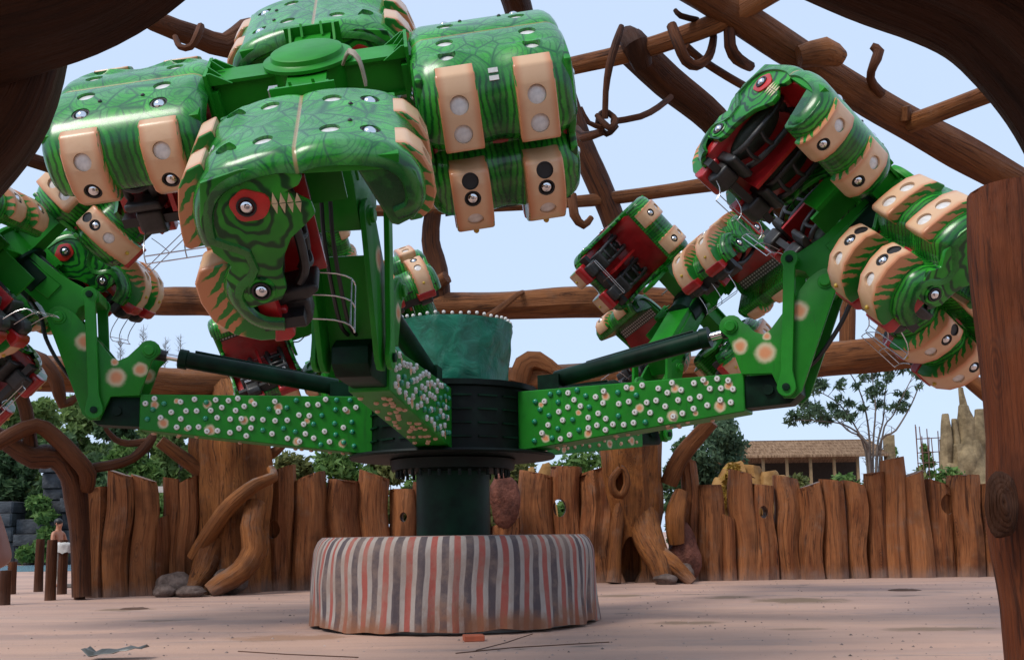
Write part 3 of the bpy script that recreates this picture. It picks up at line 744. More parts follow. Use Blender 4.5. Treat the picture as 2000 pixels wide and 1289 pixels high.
c = (.36, .315, .285)
c = t.mix(t.m('MULTIPLY', t.sm(u, .02, .06), t.sm(u, .33, .29)), c, (.33, .075, .06))
c = t.mix(t.m('MULTIPLY', t.sm(u, .50, .54), t.sm(u, .85, .81)), c, (.075, .062, .072))
dirt = t.m('ADD', .10, t.m('MULTIPLY', t.sm(t.noise(t.obj(), 2.2, 6, .7), .40, .68), .55))
c = t.mix(dirt, c, (.27, .19, .15))
c = t.mix(t.m('MULTIPLY', t.sm(t.m('ADD', ang[2], t.m('MULTIPLY', t.noise(t.obj(), 1.1, 5, .6), -1.5)), -.36, -.72), .85), c, (.24, .10, .05))
t.col(c); t.bump(t.noise(t.vm('MULTIPLY', t.obj(), (1, 1, .5)), 14, 5, .6), .5, .03)
sk = b.obj('striped_cloth_skirt', t.mat, None, 70, M.Translation((CX, CY + .1, 0)), fix=False)
tag(sk, 'dirty red, navy and white striped cloth wrapped round the ride base', 'cloth')

# ------------------------------------------------------------------ palisade fences
def logobj(name, pts, rad, mat, parent, n=14, rough=.12, fl=.10, step=.3, seed=0, mx=None, slant=0, ret=False, flat=1.0):
    path = spline(pts, step); b = B(); b.tube(path, lerps(rad, len(path)), n, rough=rough, fl=fl, seed=seed)
    if slant:
        m = max(p[2] for p in b.v); 
        b.v = [(p[0], p[1], p[2] + (slant * (p[0] - path[-1].x) if p[2] > m - .12 else 0)) for p in b.v]
    me = b.mesh(name, mat, 50)
    if ret: return me
    return mk(name, me, parent, mx)
def fence(label, logs, depth_fn, mat=W_FENCE):
    root = empty('palisade_fence', (0, 0, 0)); tag(root, label, 'fence')
    first = True
    for i, L in enumerate(logs):
        x0, x1, top = L[:3]; hole = L[3] if len(L) > 3 else None
        Y = depth_fn((x0 + x1) / 2) + random.uniform(-.12, .12)
        a = U(x0, 1040, Y); c = U(x1, 1040, Y); r_ = (c.x - a.x) / 2 * 1.05; xm = (a.x + c.x) / 2; h = U((x0 + x1) / 2, top, Y).z
        if first: root.location = (xm, Y, 0); off = V((xm, Y, 0)); first = False
        ln = random.uniform(-.06, .06)
        pts = [V((xm, Y, -.05)), V((xm + ln, Y, h * .35)), V((xm - ln, Y, h * .7)), V((xm, Y, h - .04)), V((xm, Y, h))]
        sd = random.random() * 99
        me = logobj('log', [p - off for p in pts], [r_ * 1.03, r_ * .98, r_ * .97, r_ * .95, r_ * .84], mat, root, 26, .14, .17, .20, sd, slant=random.uniform(-.5, .5), ret=True)
        if hole:
            hp = U(hole[0], hole[1], Y) - off; cb = B()
            y0 = -2.0 if hole[3] else -2.0; y1 = 2.0 if hole[3] else -r_ * .35
            cb.tube([(hp.x, hp.y + y0, hp.z), (hp.x, hp.y + y1, hp.z)], 1, 14)
            cb.v = [(hp.x + (p[0] - hp.x) * hole[2] * Y / FPX, p[1], hp.z + (p[2] - hp.z) * hole[2] * 1.35 * Y / FPX) for p in cb.v]
            me = cut(me, cb.mesh('c', [], 0), True)
        mk('log', me, root)
    return root
right_logs = [(1333, 1364, 898), (1361, 1411, 949), (1403, 1436, 1008), (1431, 1477, 925), (1466, 1513, 949, (1486, 1000, 9, True)), (1511, 1563, 934), (1560, 1607, 949), (1603, 1650, 940), (1647, 1694, 945), (1691, 1731, 925),
              (1726, 1773, 898), (1763, 1813, 927), (1808, 1858, 944, (1843, 985, 15, False)), (1855, 1919, 930), (1915, 1965, 945), (1962, 2012, 925), (2008, 2060, 940), (2055, 2110, 930)]
fence('row of upright orange brown carved logs right of the hollow stump', right_logs, lambda x: np.interp(x, [1333, 1900, 2100], [27.3, 27.6, 27.5]))
fence('short fence of three upright carved logs just left of the hollow stump', [(1013, 1086, 927), (1076, 1136, 914, (1092, 992, 13, True)), (1129, 1207, 919)], lambda x: 27.4)
fence('carved log fence between the left stump and the dark column', [(523, 573, 919, (539, 1034, 13, False)), (570, 636, 933), (636, 707, 940), (700, 762, 928), (759, 813, 957, (791, 1010, 7, True)), (810, 870, 945), (868, 930, 935), (925, 960, 950), (957, 1016, 1020)], lambda x: np.interp(x, [520, 800], [25.4, 26.6]))
fence('tall carved log fence at far left beside the twisted tree', [(163, 208, 955), (205, 257, 926), (255, 305, 936), (302, 330, 1012), (316, 350, 936), (346, 386, 940)], lambda x: np.interp(x, [160, 390], [23.4, 24.6]))

# ------------------------------------------------------------------ log structures (beams on trunk supports)
def pix(pts):      # (px, py, distance) -> world
    return [U(*p) for p in pts]
def ptube(name, pts, rpx, mat, parent, off, n=14, rough=.14, fl=.10, seed=None, step=.35):
    w = pix(pts); path = [p - off for p in w]
    rad = [r_ * p[2] / FPX for r_, p in zip(rpx, pts)]
    return logobj(name, path, rad, mat, parent, n, rough, fl, step, seed if seed is not None else random.random() * 99)

def frame(label, anchor, parts, mat=W_BEAM, name='log_frame', cat='log frame'):
    off = G(*anchor) if len(anchor) == 2 else V(anchor)
    off.z = 0
    root = empty(name, off); tag(root, label, cat)
    for (nm, pts, rp, *rest) in parts:
        kw = rest[0] if rest else {}
        m = kw.pop('mat', mat); cuts = kw.pop('cuts', None); o = ptube(nm, pts, rp, m, root, off, **kw)
        for (cx_, cy_, rx_, rz_, Yc, dp) in (cuts or []):
            q = U(cx_, cy_, Yc) - off; cb = B(); cb.tube([(q.x, q.y - 3, q.z), (q.x, q.y + dp, q.z)], 1, 14)
            k_ = Yc / FPX; cb.v = [(q.x + (p[0] - q.x) * rx_ * k_ * (1 + .25 * NZ.noise(V(p) * 3)), p[1], q.z + (p[2] - q.z) * rz_ * k_) for p in cb.v]
            o.data = cut(o.data, cb.mesh('c', [], 0), True)
    return root

# left trunk with beams
frame('carved trunk column left of centre with twisted roots holding log beams', (450, 1152), [
    ('trunk', [(455, 1165, 25.0), (450, 1080, 25), (455, 990, 25.0), (452, 900, 25.0), (450, 860, 25), (455, 800, 25.2), (440, 745, 25.5)], [80, 72, 66, 70, 76, 60, 45], dict(n=24, rough=.22, fl=.16, mat=W_STUMP)),
    ('root', [(500, 985, 24.2), (490, 1030, 23.9), (495, 1075, 23.8), (470, 1115, 23.6), (430, 1140, 23.4), (408, 1155, 23.3)], [20, 22, 24, 22, 20, 16], dict(n=12, mat=W_STUMP)),
    ('vine', [(380, 1090, 23.9), (410, 1040, 23.8), (450, 985, 23.8), (500, 945, 23.9), (533, 932, 24.2), (528, 915, 24.6)], [16, 17, 17, 15, 12, 8], dict(n=10, mat=W_STUMP)),
    ('root', [(415, 1060, 24.2), (395, 1120, 23.8), (370, 1155, 23.5)], [30, 26, 14], dict(n=12, mat=W_STUMP)),
    ('beam', [(-60, 730, 21.0), (60, 728, 21.6), (200, 738, 22.6), (330, 752, 24.0), (460, 752, 25.6)], [36, 36, 34, 32, 34], dict(n=16)),
    ('vine', [(45, 690, 20.8), (80, 705, 20.7), (110, 745, 20.8), (122, 790, 21), (150, 775, 21.2)], [12, 16, 14, 10, 6], dict(n=9, mat=W_DARK)),
    ('brace', [(400, 925, 24.6), (350, 890, 24.4), (312, 862, 24.2)], [17, 15, 13], dict(n=10)),
    ('brace', [(505, 900, 25), (540, 880, 25), (560, 862, 25)], [14, 11, 6], dict(n=10)),
], cat='log frame')
frame('long rear log beam spanning behind the ride at mid height', (850, 1100), [
    ('beam', [(60, 596, 25.5), (220, 590, 25.8), (420, 592, 26.2), (640, 600, 26.6), (900, 600, 26.8), (1020, 594, 26.8), (1150, 588, 26.8), (1330, 592, 27.0)], [25, 25, 27, 27, 27, 26, 29, 26], dict(n=16)),
    ('vine', [(930, 632, 26.2), (970, 608, 26.1), (1010, 577, 26.2), (1022, 570, 26.6)], [6, 7, 6, 4], dict(n=8)),
    ('post', [(845, 1150, 27.0), (850, 800, 26.9), (858, 560, 26.8), (842, 470, 26.6), (848, 405, 26.3)], [20, 18, 20, 21, 18], dict(n=12, mat=W_DARK)),
    ('stub', [(850, 555, 26.4), (872, 540, 26.2)], [16, 14], dict(n=10)),
    ('pole', [(700, 412, 26.2), (880, 408, 26.2), (1100, 395, 26), (1250, 380, 26), (1460, 350, 25.8)], [11, 11, 12, 13, 13], dict(n=12)),
    ('post', [(1100, 170, 25.6), (1135, 285, 25.8), (1165, 355, 26), (1200, 440, 26.3), (1235, 570, 26.7)], [22, 23, 23, 23, 22], dict(n=12, mat=W_DARK)),
    ('vine', [(1118, 380, 25.5), (1122, 420, 25.4), (1140, 440, 25.5), (1155, 425, 25.6)], [9, 10, 8, 6], dict(n=8)),
])
frame('thick log beam at right resting on the hollow stump, with post above', (1250, 1132), [
    ('beam', [(990, 745, 27.2), (1100, 738, 27.0), (1250, 728, 26.8), (1400, 718, 26.5), (1560, 708, 26.2), (1700, 692, 25.8), (1790, 680, 25.5), (1930, 678, 25.2)], [28, 26, 28, 28, 33, 32, 36, 28], dict(n=16)),
    ('stub', [(1015, 745, 26.9), (1025, 712, 26.8), (1050, 705, 26.8), (1090, 728, 26.8)], [22, 22, 20, 12], dict(n=10)),
    ('post', [(1655, 690, 26), (1656, 620, 26), (1657, 520, 26), (1660, 420, 26)], [17, 15, 15, 15], dict(n=12)),
    ('stub', [(1725, 672, 25.6), (1724, 650, 25.6), (1724, 636, 25.6)], [18, 15, 9], dict(n=10)),
    ('brace', [(1840, 690, 25.2), (1885, 735, 25.2), (1960, 800, 25.2)], [15, 15, 15], dict(n=10)),
    ('trunk', [(1245, 1140, 27.2), (1240, 1070, 27.2), (1242, 1000, 27.1), (1235, 940, 27.0), (1230, 880, 26.9), (1225, 800, 26.8), (1240, 735, 26.8)], [46, 44, 50, 52, 60, 54, 40], dict(n=24, rough=.22, fl=.16, mat=W_STUMP, cuts=[(1211, 941, 12, 19, 26.6, .1), (1232, 1095, 20, 48, 26.8, .5)])),
    ('root', [(1250, 990, 27.0), (1262, 1035, 26.65), (1275, 1070, 26.25), (1290, 1100, 25.95), (1300, 1138, 25.8)], [34, 33, 27, 22, 19], dict(n=10, mat=W_STUMP)),
    ('root', [(1270, 1070, 26.4), (1285, 1085, 26.1), (1312, 1102, 25.9), (1352, 1138, 25.7)], [18, 20, 17, 10], dict(n=10, mat=W_STUMP)),
    ('root', [(1222, 960, 26.9), (1208, 1010, 26.5), (1203, 1060, 26.35), (1198, 1138, 26.2)], [16, 15, 13, 16], dict(n=10, mat=W_STUMP)),
    ('knot_rim', [(1212, 915, 26.0), (1196, 935, 26.0), (1198, 958, 26.0), (1213, 968, 26.0), (1225, 945, 26.0), (1220, 920, 26.0), (1212, 915, 26.0)], [7, 8, 8, 8, 7, 6, 7], dict(n=8, mat=W_STUMP)),
    ('brace', [(1305, 945, 27.0), (1330, 890, 26.8), (1390, 822, 26.4)], [17, 18, 17], dict(n=12)),
    ('root', [(1330, 960, 26.9), (1318, 1010, 26.7), (1322, 1060, 26.8)], [14, 20, 16], dict(n=10, mat=W_STUMP)),
])
frame('great diagonal rafter log with hanging vine loops at top right', (1990, 1120), [
    ('rafter', [(1330, -40, 14.5), (1440, 30, 15), (1560, 108, 15.7), (1700, 195, 16.6), (1850, 280, 17.6), (2010, 372, 18.6)], [34, 34, 34, 34, 33, 32], dict(n=18)),
    ('post', [(2035, 350, 18.8), (2032, 700, 18.8), (2030, 1178, 18.8)], [34, 36, 40], dict(n=14)),
    ('rafter', [(1225, 85, 16.0), (1300, 158, 16.6), (1390, 232, 17.2), (1450, 310, 17.9), (1560, 420, 19), (1700, 560, 20)], [34, 31, 30, 30, 28, 26], dict(n=14, mat=W_DARK)),
    ('purlin', [(960, 165, 16.4), (1120, 130, 16.0), (1250, 98, 15.6), (1400, 45, 15.0), (1480, 0, 14.7), (1560, -50, 14.4)], [17, 17, 18, 19, 22, 24], dict(n=12)),
    ('purlin', [(1780, 240, 16.9), (1900, 195, 15.5), (2050, 140, 14.2)], [17, 18, 20], dict(n=12)),
    ('knot', [(1225, 70, 15.7), (1240, 90, 15.5), (1255, 130, 15.7)], [20, 28, 20], dict(n=12, mat=W_DARK)),
    ('burl', [(1560, 110, 15.2), (1610, 100, 15.2), (1645, 115, 15.3)], [18, 22, 12], dict(n=12, rough=.4)),
    ('stub', [(1765, 235, 16.8), (1765, 208, 16.7)], [16, 12], dict(n=10)),
    ('vine', [(1214, 52, 15.2), (1203, 85, 15.1), (1190, 130, 15.1), (1183, 180, 15.2), (1182, 232, 15.3)], [6, 9, 9, 7, 7], dict(n=9, mat=W_DARK)),
    ('vine', [(1165, 225, 15.3), (1190, 250, 15.2), (1202, 235, 15.3), (1180, 218, 15.4), (1168, 240, 15.4), (1185, 262, 15.5), (1205, 245, 15.5)], [5, 7, 7, 6, 6, 6, 5], dict(n=8, mat=W_DARK, step=.1)),
    ('vine', [(1195, 238, 15.3), (1250, 228, 15.5), (1285, 210, 15.9), (1310, 190, 16.3)], [6, 6, 6, 6], dict(n=8, mat=W_DARK)),
    ('vine', [(1135, 210, 15.2), (1150, 240, 15.2), (1178, 250, 15.3)], [3, 5, 6], dict(n=8, mat=W_DARK)),
    ('vine', [(1175, 258, 15.4), (1140, 268, 15.8), (1125, 255, 16.3)], [10, 12, 12], dict(n=8, mat=W_DARK)),
    ('vine', [(1312, 50, 14.9), (1325, 85, 14.8), (1340, 118, 14.9), (1362, 128, 15.0), (1385, 110, 15.1), (1394, 75, 15.2), (1390, 50, 15.3)], [9, 10, 10, 9, 9, 8, 7], dict(n=9, mat=W_DARK, step=.15)),
    ('vine', [(1318, 20, 14.9), (1330, 32, 14.9), (1362, 40, 15.1)], [5, 7, 7], dict(n=8, mat=W_DARK)),
    ('vine', [(1340, 92, 15.2), (1370, 118, 15.4), (1420, 150, 15.7), (1470, 178, 16.2)], [9, 9, 9, 9], dict(n=8, mat=W_DARK)),
    ('vine', [(1425, 40, 15.0), (1426, 90, 15.0), (1440, 115, 15.2), (1465, 130, 15.6)], [11, 12, 12, 10], dict(n=9, mat=W_DARK)),
    ('vine', [(1702, 90, 15.9), (1716, 102, 15.9), (1706, 128, 15.9), (1700, 155, 16.1), (1718, 185, 16.4)], [6, 11, 8, 8, 12], dict(n=9, mat=W_DARK, step=.15)),
    ('rafter', [(985, -60, 14.4), (1012, 10, 15.4), (1040, 120, 17), (1080, 260, 20)], [32, 30, 28, 26], dict(n=14, mat=W_DARK)),
], mat=W_BEAM)
frame('short gnarled log beam at top left with a curled vine ring', (200, 1170), [
    ('beam', [(180, -30, 11.8), (300, 40, 12.2), (380, 70, 12.6), (440, 90, 12.8), (485, 62, 12.9), (502, 55, 12.9)], [20, 20, 22, 24, 26, 18], dict(n=14, mat=W_DARK)),
    ('vine', [(342, 72, 12.0), (352, 92, 11.9), (372, 92, 11.9), (386, 70, 11.9), (392, 52, 12.0)], [5, 6, 7, 9, 8], dict(n=8, mat=W_DARK, step=.08)),
    ('beam', [(20, 300, 12.6), (100, 325, 13.2), (230, 370, 14)], [16, 17, 15], dict(n=12, mat=W_DARK)),
    ('post', [(40, 240, 12.5), (30, 700, 12.5), (20, 1160, 12.5)], [0.1, 0.1, 0.1], dict(n=4)),
][:3])

# twisted dead tree at the left
frame('twisted carved dead tree at far left beside the fence', (165, 1165), [
    ('trunk', [(160, 1165, 22.6), (158, 1060, 22.6), (152, 990, 22.5), (140, 930, 22.3), (110, 892, 22.1), (65, 893, 21.9), (25, 870, 21.8), (-20, 840, 21.6)], [16, 17, 19, 22, 20, 22, 18, 16], dict(n=14)),
    ('branch', [(168, 955, 22.4), (172, 925, 22.2), (150, 895, 22.0), (105, 850, 21.8), (70, 830, 21.6), (20, 850, 21.3), (-30, 880, 21)], [15, 17, 16, 15, 14, 15, 14], dict(n=12)),
    ('branch', [(62, 890, 22.0), (58, 850, 21.9), (50, 800, 21.8), (30, 745, 21.6), (10, 690, 21.3)], [14, 12, 13, 13, 12], dict(n=12)),
    ('branch', [(172, 915, 22.4), (220, 908, 22.6), (260, 895, 22.8), (288, 868, 22.9), (300, 850, 23)], [10, 11, 10, 12, 8], dict(n=10)),
    ('branch', [(288, 862, 22.9), (250, 866, 22.8), (225, 858, 22.7), (205, 835, 22.6)], [8, 7, 6, 4], dict(n=8)),
], name='twisted_tree', cat='tree', mat=W_DARK)

# near gateway: dark timber overhead and the brown post on the right
gate = empty('timber_gateway', (-3.5, 4.2, 0)); tag(gate, 'dark carved timber gateway framing the view overhead at both top corners', 'gateway')
go = V((-3.5, 4.2, 0))
def gtube(name, pts, rad, n=36, rough=.24, fl=.16, step=.07, mat=W_GATE, sd=1):
    return logobj(name, [V(p) - go for p in pts], rad, mat, gate, n, rough, fl, step, sd)
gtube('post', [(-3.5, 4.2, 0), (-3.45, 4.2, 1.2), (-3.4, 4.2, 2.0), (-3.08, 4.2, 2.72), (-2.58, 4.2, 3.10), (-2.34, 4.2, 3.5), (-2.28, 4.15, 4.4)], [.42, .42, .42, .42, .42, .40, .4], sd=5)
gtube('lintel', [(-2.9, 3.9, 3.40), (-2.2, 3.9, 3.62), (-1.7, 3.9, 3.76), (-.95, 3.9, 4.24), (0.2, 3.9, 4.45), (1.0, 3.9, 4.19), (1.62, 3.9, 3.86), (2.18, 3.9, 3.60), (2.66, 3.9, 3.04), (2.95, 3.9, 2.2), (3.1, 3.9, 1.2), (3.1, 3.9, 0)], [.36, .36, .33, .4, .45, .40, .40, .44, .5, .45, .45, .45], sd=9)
b = B()      # unseen roof slab over the camera, added to keep the gateway timbers in shade
rv = []; rn = 14
for j in range(rn):
    for i in range(rn):
        x = -3.6 + 7.2 * i / (rn - 1); y = -4.0 + 7.6 * j / (rn - 1)
        rv.append(V((x, y, 4.15 - .10 * x * x * .6 + .2 * NZ.noise(V((x, y, 3))))))
k = rn * rn; rv += [p + V((0, 0, .5)) for p in rv]
rf = []
for j in range(rn - 1):
    for i in range(rn - 1):
        p = j * rn + i; rf += [(p, p + rn, p + rn + 1, p + 1), (k + p, k + p + 1, k + p + rn + 1, k + p + rn)]
for i in range(rn - 1):
    rf += [(i, i + 1, k + i + 1, k + i), ((rn - 1) * rn + i + 1, (rn - 1) * rn + i, k + (rn - 1) * rn + i, k + (rn - 1) * rn + i + 1)]
    rf += [((i + 1) * rn, i * rn, k + i * rn, k + (i + 1) * rn), (i * rn + rn - 1, (i + 1) * rn + rn - 1, k + (i + 1) * rn + rn - 1, k + i * rn + rn - 1)]
b.add([p - go for p in rv], rf); b.obj('shade_roof', W_GATE, gate)

pst = empty('timber_post', (4.24, 8, 0)); tag(pst, 'big reddish brown carved post with a dark knot at the right picture edge', 'post')
px_ = U(1903, 500, 8).x; top = U(1960, 378, 8).z
logobj('trunk', [(.06, 0, -.03), (.04, 0, .8), (.02, 0, 1.3), (0, 0, 2.2), (-.03, 0, 3.2), (-.02, 0, top - .06), (-.02, 0, top)], [.40, .385, .43, .38, .38, .39, .36], W_RED, pst, 30, .06, .05, .12, 4)
kp = U(1960, 985, 7.61) - V((4.24, 8, 0))
b = B()
for i in range(5):
    b.torus((kp.x, kp.y - .015 * i + .03, kp.z), (-.35, -1, 0), .10 - .02 * i, .022, 22, 8)
b.v = [(p[0] + .02 * NZ.noise(V(p) * 9), p[1] + .02 * NZ.noise(V(p) * 14), kp.z + (p[2] - kp.z) * 2.1 + .03 * NZ.noise(V(p) * 11)) for p in b.v]
b.obj('knot', W_GATE, pst)

# ------------------------------------------------------------------ boulders
def boulder(name, px, py, Y, wpx, hpx, mat, label, seed, ground=True):
    c = U(px, py, Y); rx = wpx / 2 * Y / FPX; rz = hpx / 2 * Y / FPX
    if ground: c.z = rz * .8
    bm = bmesh.new(); bmesh.ops.create_icosphere(bm, subdivisions=3, radius=1)
    b = B(); vs = []
    for v in bm.verts:
        n_ = v.co.normalized(); k = 1 + .28 * NZ.noise(n_ * 1.5 + V((seed, 0, 0))) + .08 * NZ.noise(n_ * 5 + V((seed, 3, 0)))
        vs.append(V((n_.x * rx * k, n_.y * rx * .8 * k, n_.z * rz * k)))
    bm.verts.index_update(); b.add(vs, [[v.index for v in f.verts] for f in bm.faces]); bm.free()
    o = b.obj(name, mat, None, 60, M.Translation(c)); tag(o, label, 'boulder'); return o
def rockmat(name, a, c, sc=3):
    t = NT(name, .8, .3); p = t.obj(); n1 = t.noise(p, sc, 6, .65); t.col(t.mix(t.sm(n1, .3, .7), a, c)); t.bump(t.m('ADD', n1, t.noise(p, sc * 5, 4)), .7, .06); return t.mat
RKG = rockmat('dusty_grey_rock', (.055, .035, .028), (.17, .12, .10)); RKR = rockmat('red_brown_rock', (.07, .022, .014), (.20, .07, .045)); RKS = rockmat('sandstone', (.10, .07, .035), (.30, .22, .12), 1.2); RKO = rockmat('orange_sandstone', (.20, .09, .02), (.36, .20, .07), 1.0)
RKB = rockmat('dark_basalt', (.02, .022, .026), (.075, .078, .085), 1.6)
boulder('boulder', 340, 1110, 23.6, 78, 50, RKG, 'dusty grey brown boulder at the foot of the left stump', 3)
boulder('boulder', 322, 1140, 23.2, 46, 26, RKG, 'small low rock in front of the left log fence boulder', 8)
boulder('boulder', 372, 1142, 23.1, 60, 24, RKG, 'flat stone rubble left of the curved root', 12)
boulder('boulder', 445, 1095, 23.95, 70, 58, RKG, 'pale grey boulder tucked behind the curved root', 5)
boulder('boulder', 985, 975, 26.3, 62, 98, RKR, 'round red brown boulder hung beside the dark column', 21, False)
boulder('boulder', 1300, 1122, 25.6, 45, 22, RKG, 'pale stone at the root of the hollow stump', 31)
boulder('boulder', 1335, 1060, 27.0, 62, 120, RKR, 'red brown rock between the hollow stump and the right fence', 37)
boulder('boulder', 1326, 1105, 26.5, 60, 44, RKG, 'low reddish rubble rock left of the right fence', 41)

# ------------------------------------------------------------------ background left: pool, basalt wall, posts
t = NT('pale_pool_water', .12, .5); t.col(t.mix(t.noise(t.pos(), .6, 4), (.22, .40, .52), (.38, .55, .66))); t.bump(t.noise(t.vm('MULTIPLY', t.pos(), (1, 2, 1)), 2, 4), .3, .02)
b = B(); b.add([V((-40, 43, .006)), V((-16, 43, .006)), V((-16, 53.5, .006)), V((-40, 53.5, .006))], [(0, 1, 2, 3)]); tag(b.obj('pool_water', t.mat, smooth=0), 'pale blue pool water', None, kind='structure')
bw_ = empty('basalt_wall', (-26, 55, 0)); tag(bw_, 'dark grey stepped basalt block wall behind the pool at far left', 'rock wall')
rg = random.Random(5); cube = B(); cube.prism([(-.5, -.5), (.5, -.5), (.5, .5), (-.5, .5)], -.5, .5, .05, 1); cme = cube.mesh('block', RKB, 30)
x = -34.0
while x < -24.6:
    w = rg.uniform(.9, 1.7); hgt = rg.choice([2.4, 3.4, 4.4, 5.2, 3.0]); z = 0
    while z < hgt:
        h = rg.uniform(.6, 1.3); mk('block', cme, bw_, M.Translation((x + w / 2 + 26, rg.uniform(-.4, .4), z + h / 2)) @ M.Diagonal((w * .99, 1.6, h * .99, 1))); z += h
    x += w
posts = [(8, 1115, 1181, 21.0), (22, 1098, 1160, 24), (75, 1055, 1155, 24.6), (98, 1057, 1172, 22.4), (121, 1057, 1160, 24.0), (155, 1052, 1170, 22.6)]
pl = ['shortest brown timber post at the left picture edge', 'thin timber post just behind the person at the left edge', 'slim timber post standing alone left of the shirtless man', 'timber post directly in front of the shirtless man', 'timber post draped with a white cloth beside the shirtless man', 'timber post touching the left end of the tall log fence']
for i, (px, t0, t1, Y) in enumerate(posts):
    g = G(px, t1); Y = g.y; h = U(px, t0, Y).z
    o = logobj('timber_post', [(0, 0, -.03), (0, 0, h * .5), (0.01, 0, h - .01), (.01, 0, h)], [.12, .115, .115, .10], W_DARK, None, 12, .06, .08, .2, i, M.Translation((g.x, g.y, 0)))
    tag(o, pl[i], 'post', 'timber posts by the pool')
# white cloth on the post
g = G(121, 1160); h = U(121, 1057, g.y).z
b = B(); n = 28; vs = []
for j in range(7):
    for k in range(n):
        a = 2 * math.pi * k / n; q = j / 6; r_ = .03 + .20 * math.sin(min(1, q * 1.3) * 1.57) + .06 * NZ.noise(V((math.cos(a) * 3, math.sin(a) * 3, q * 3)))
        vs.append(V((r_ * math.cos(a) * 1.3, r_ * math.sin(a), .03 - q * q * .34 - .06 * NZ.noise(V((math.cos(a) * 2, math.sin(a) * 2, 7))) * q)))
b.add(vs, [(j * n + k, j * n + (k + 1) % n, (j + 1) * n + (k + 1) % n, (j + 1) * n + k) for j in range(6) for k in range(n)])
tag(b.obj('draped_cloth', plain('white_cloth', (.55, .53, .5), .9, bump=.4), None, 60, M.Translation((g.x, g.y, h - .03)) @ M.Scale(.8, 4)), 'crumpled white cloth hung over a timber post', 'cloth')
# pale gate frame and rubble glimpsed past the fence
b = B()
for x in (-.55, .35): b.box((x, 0, 1.5), (.16, .16, 3.0))
b.box((-.1, 0, 2.95), (1.5, .2, .2)); b.box((.1, 0, 2.6), (.8, .1, .1), mx=M.Rotation(.3, 4, 'Y'))
c = G(318, 1120); gp = U(318, 1040, 33)
tag(b.obj('timber_gate_frame', plain('weathered_white_paint', (.45, .43, .40), .8), None, 30, M.Translation((gp.x, 33, 0))), 'weathered white timber frame seen through the gap in the left fence', 'frame')
b = B(); rg = random.Random(2)
for k in range(9): b.box((0, 0, 0), (rg.uniform(.3, .8), rg.uniform(.2, .4), .09), mx=M.Translation((rg.uniform(-.4, .4), rg.uniform(-.3, .3), .06 + .08 * k)) @ M.Rotation(rg.uniform(-.6, .6), 4, 'Z'))
g = G(142, 1150); tag(b.obj('plank_pile', plain('grey_boards', (.22, .2, .18), .85), None, 30, M.Translation((g.x, g.y + 1.2, 0))), 'small heap of grey boards behind the timber posts', 'planks')

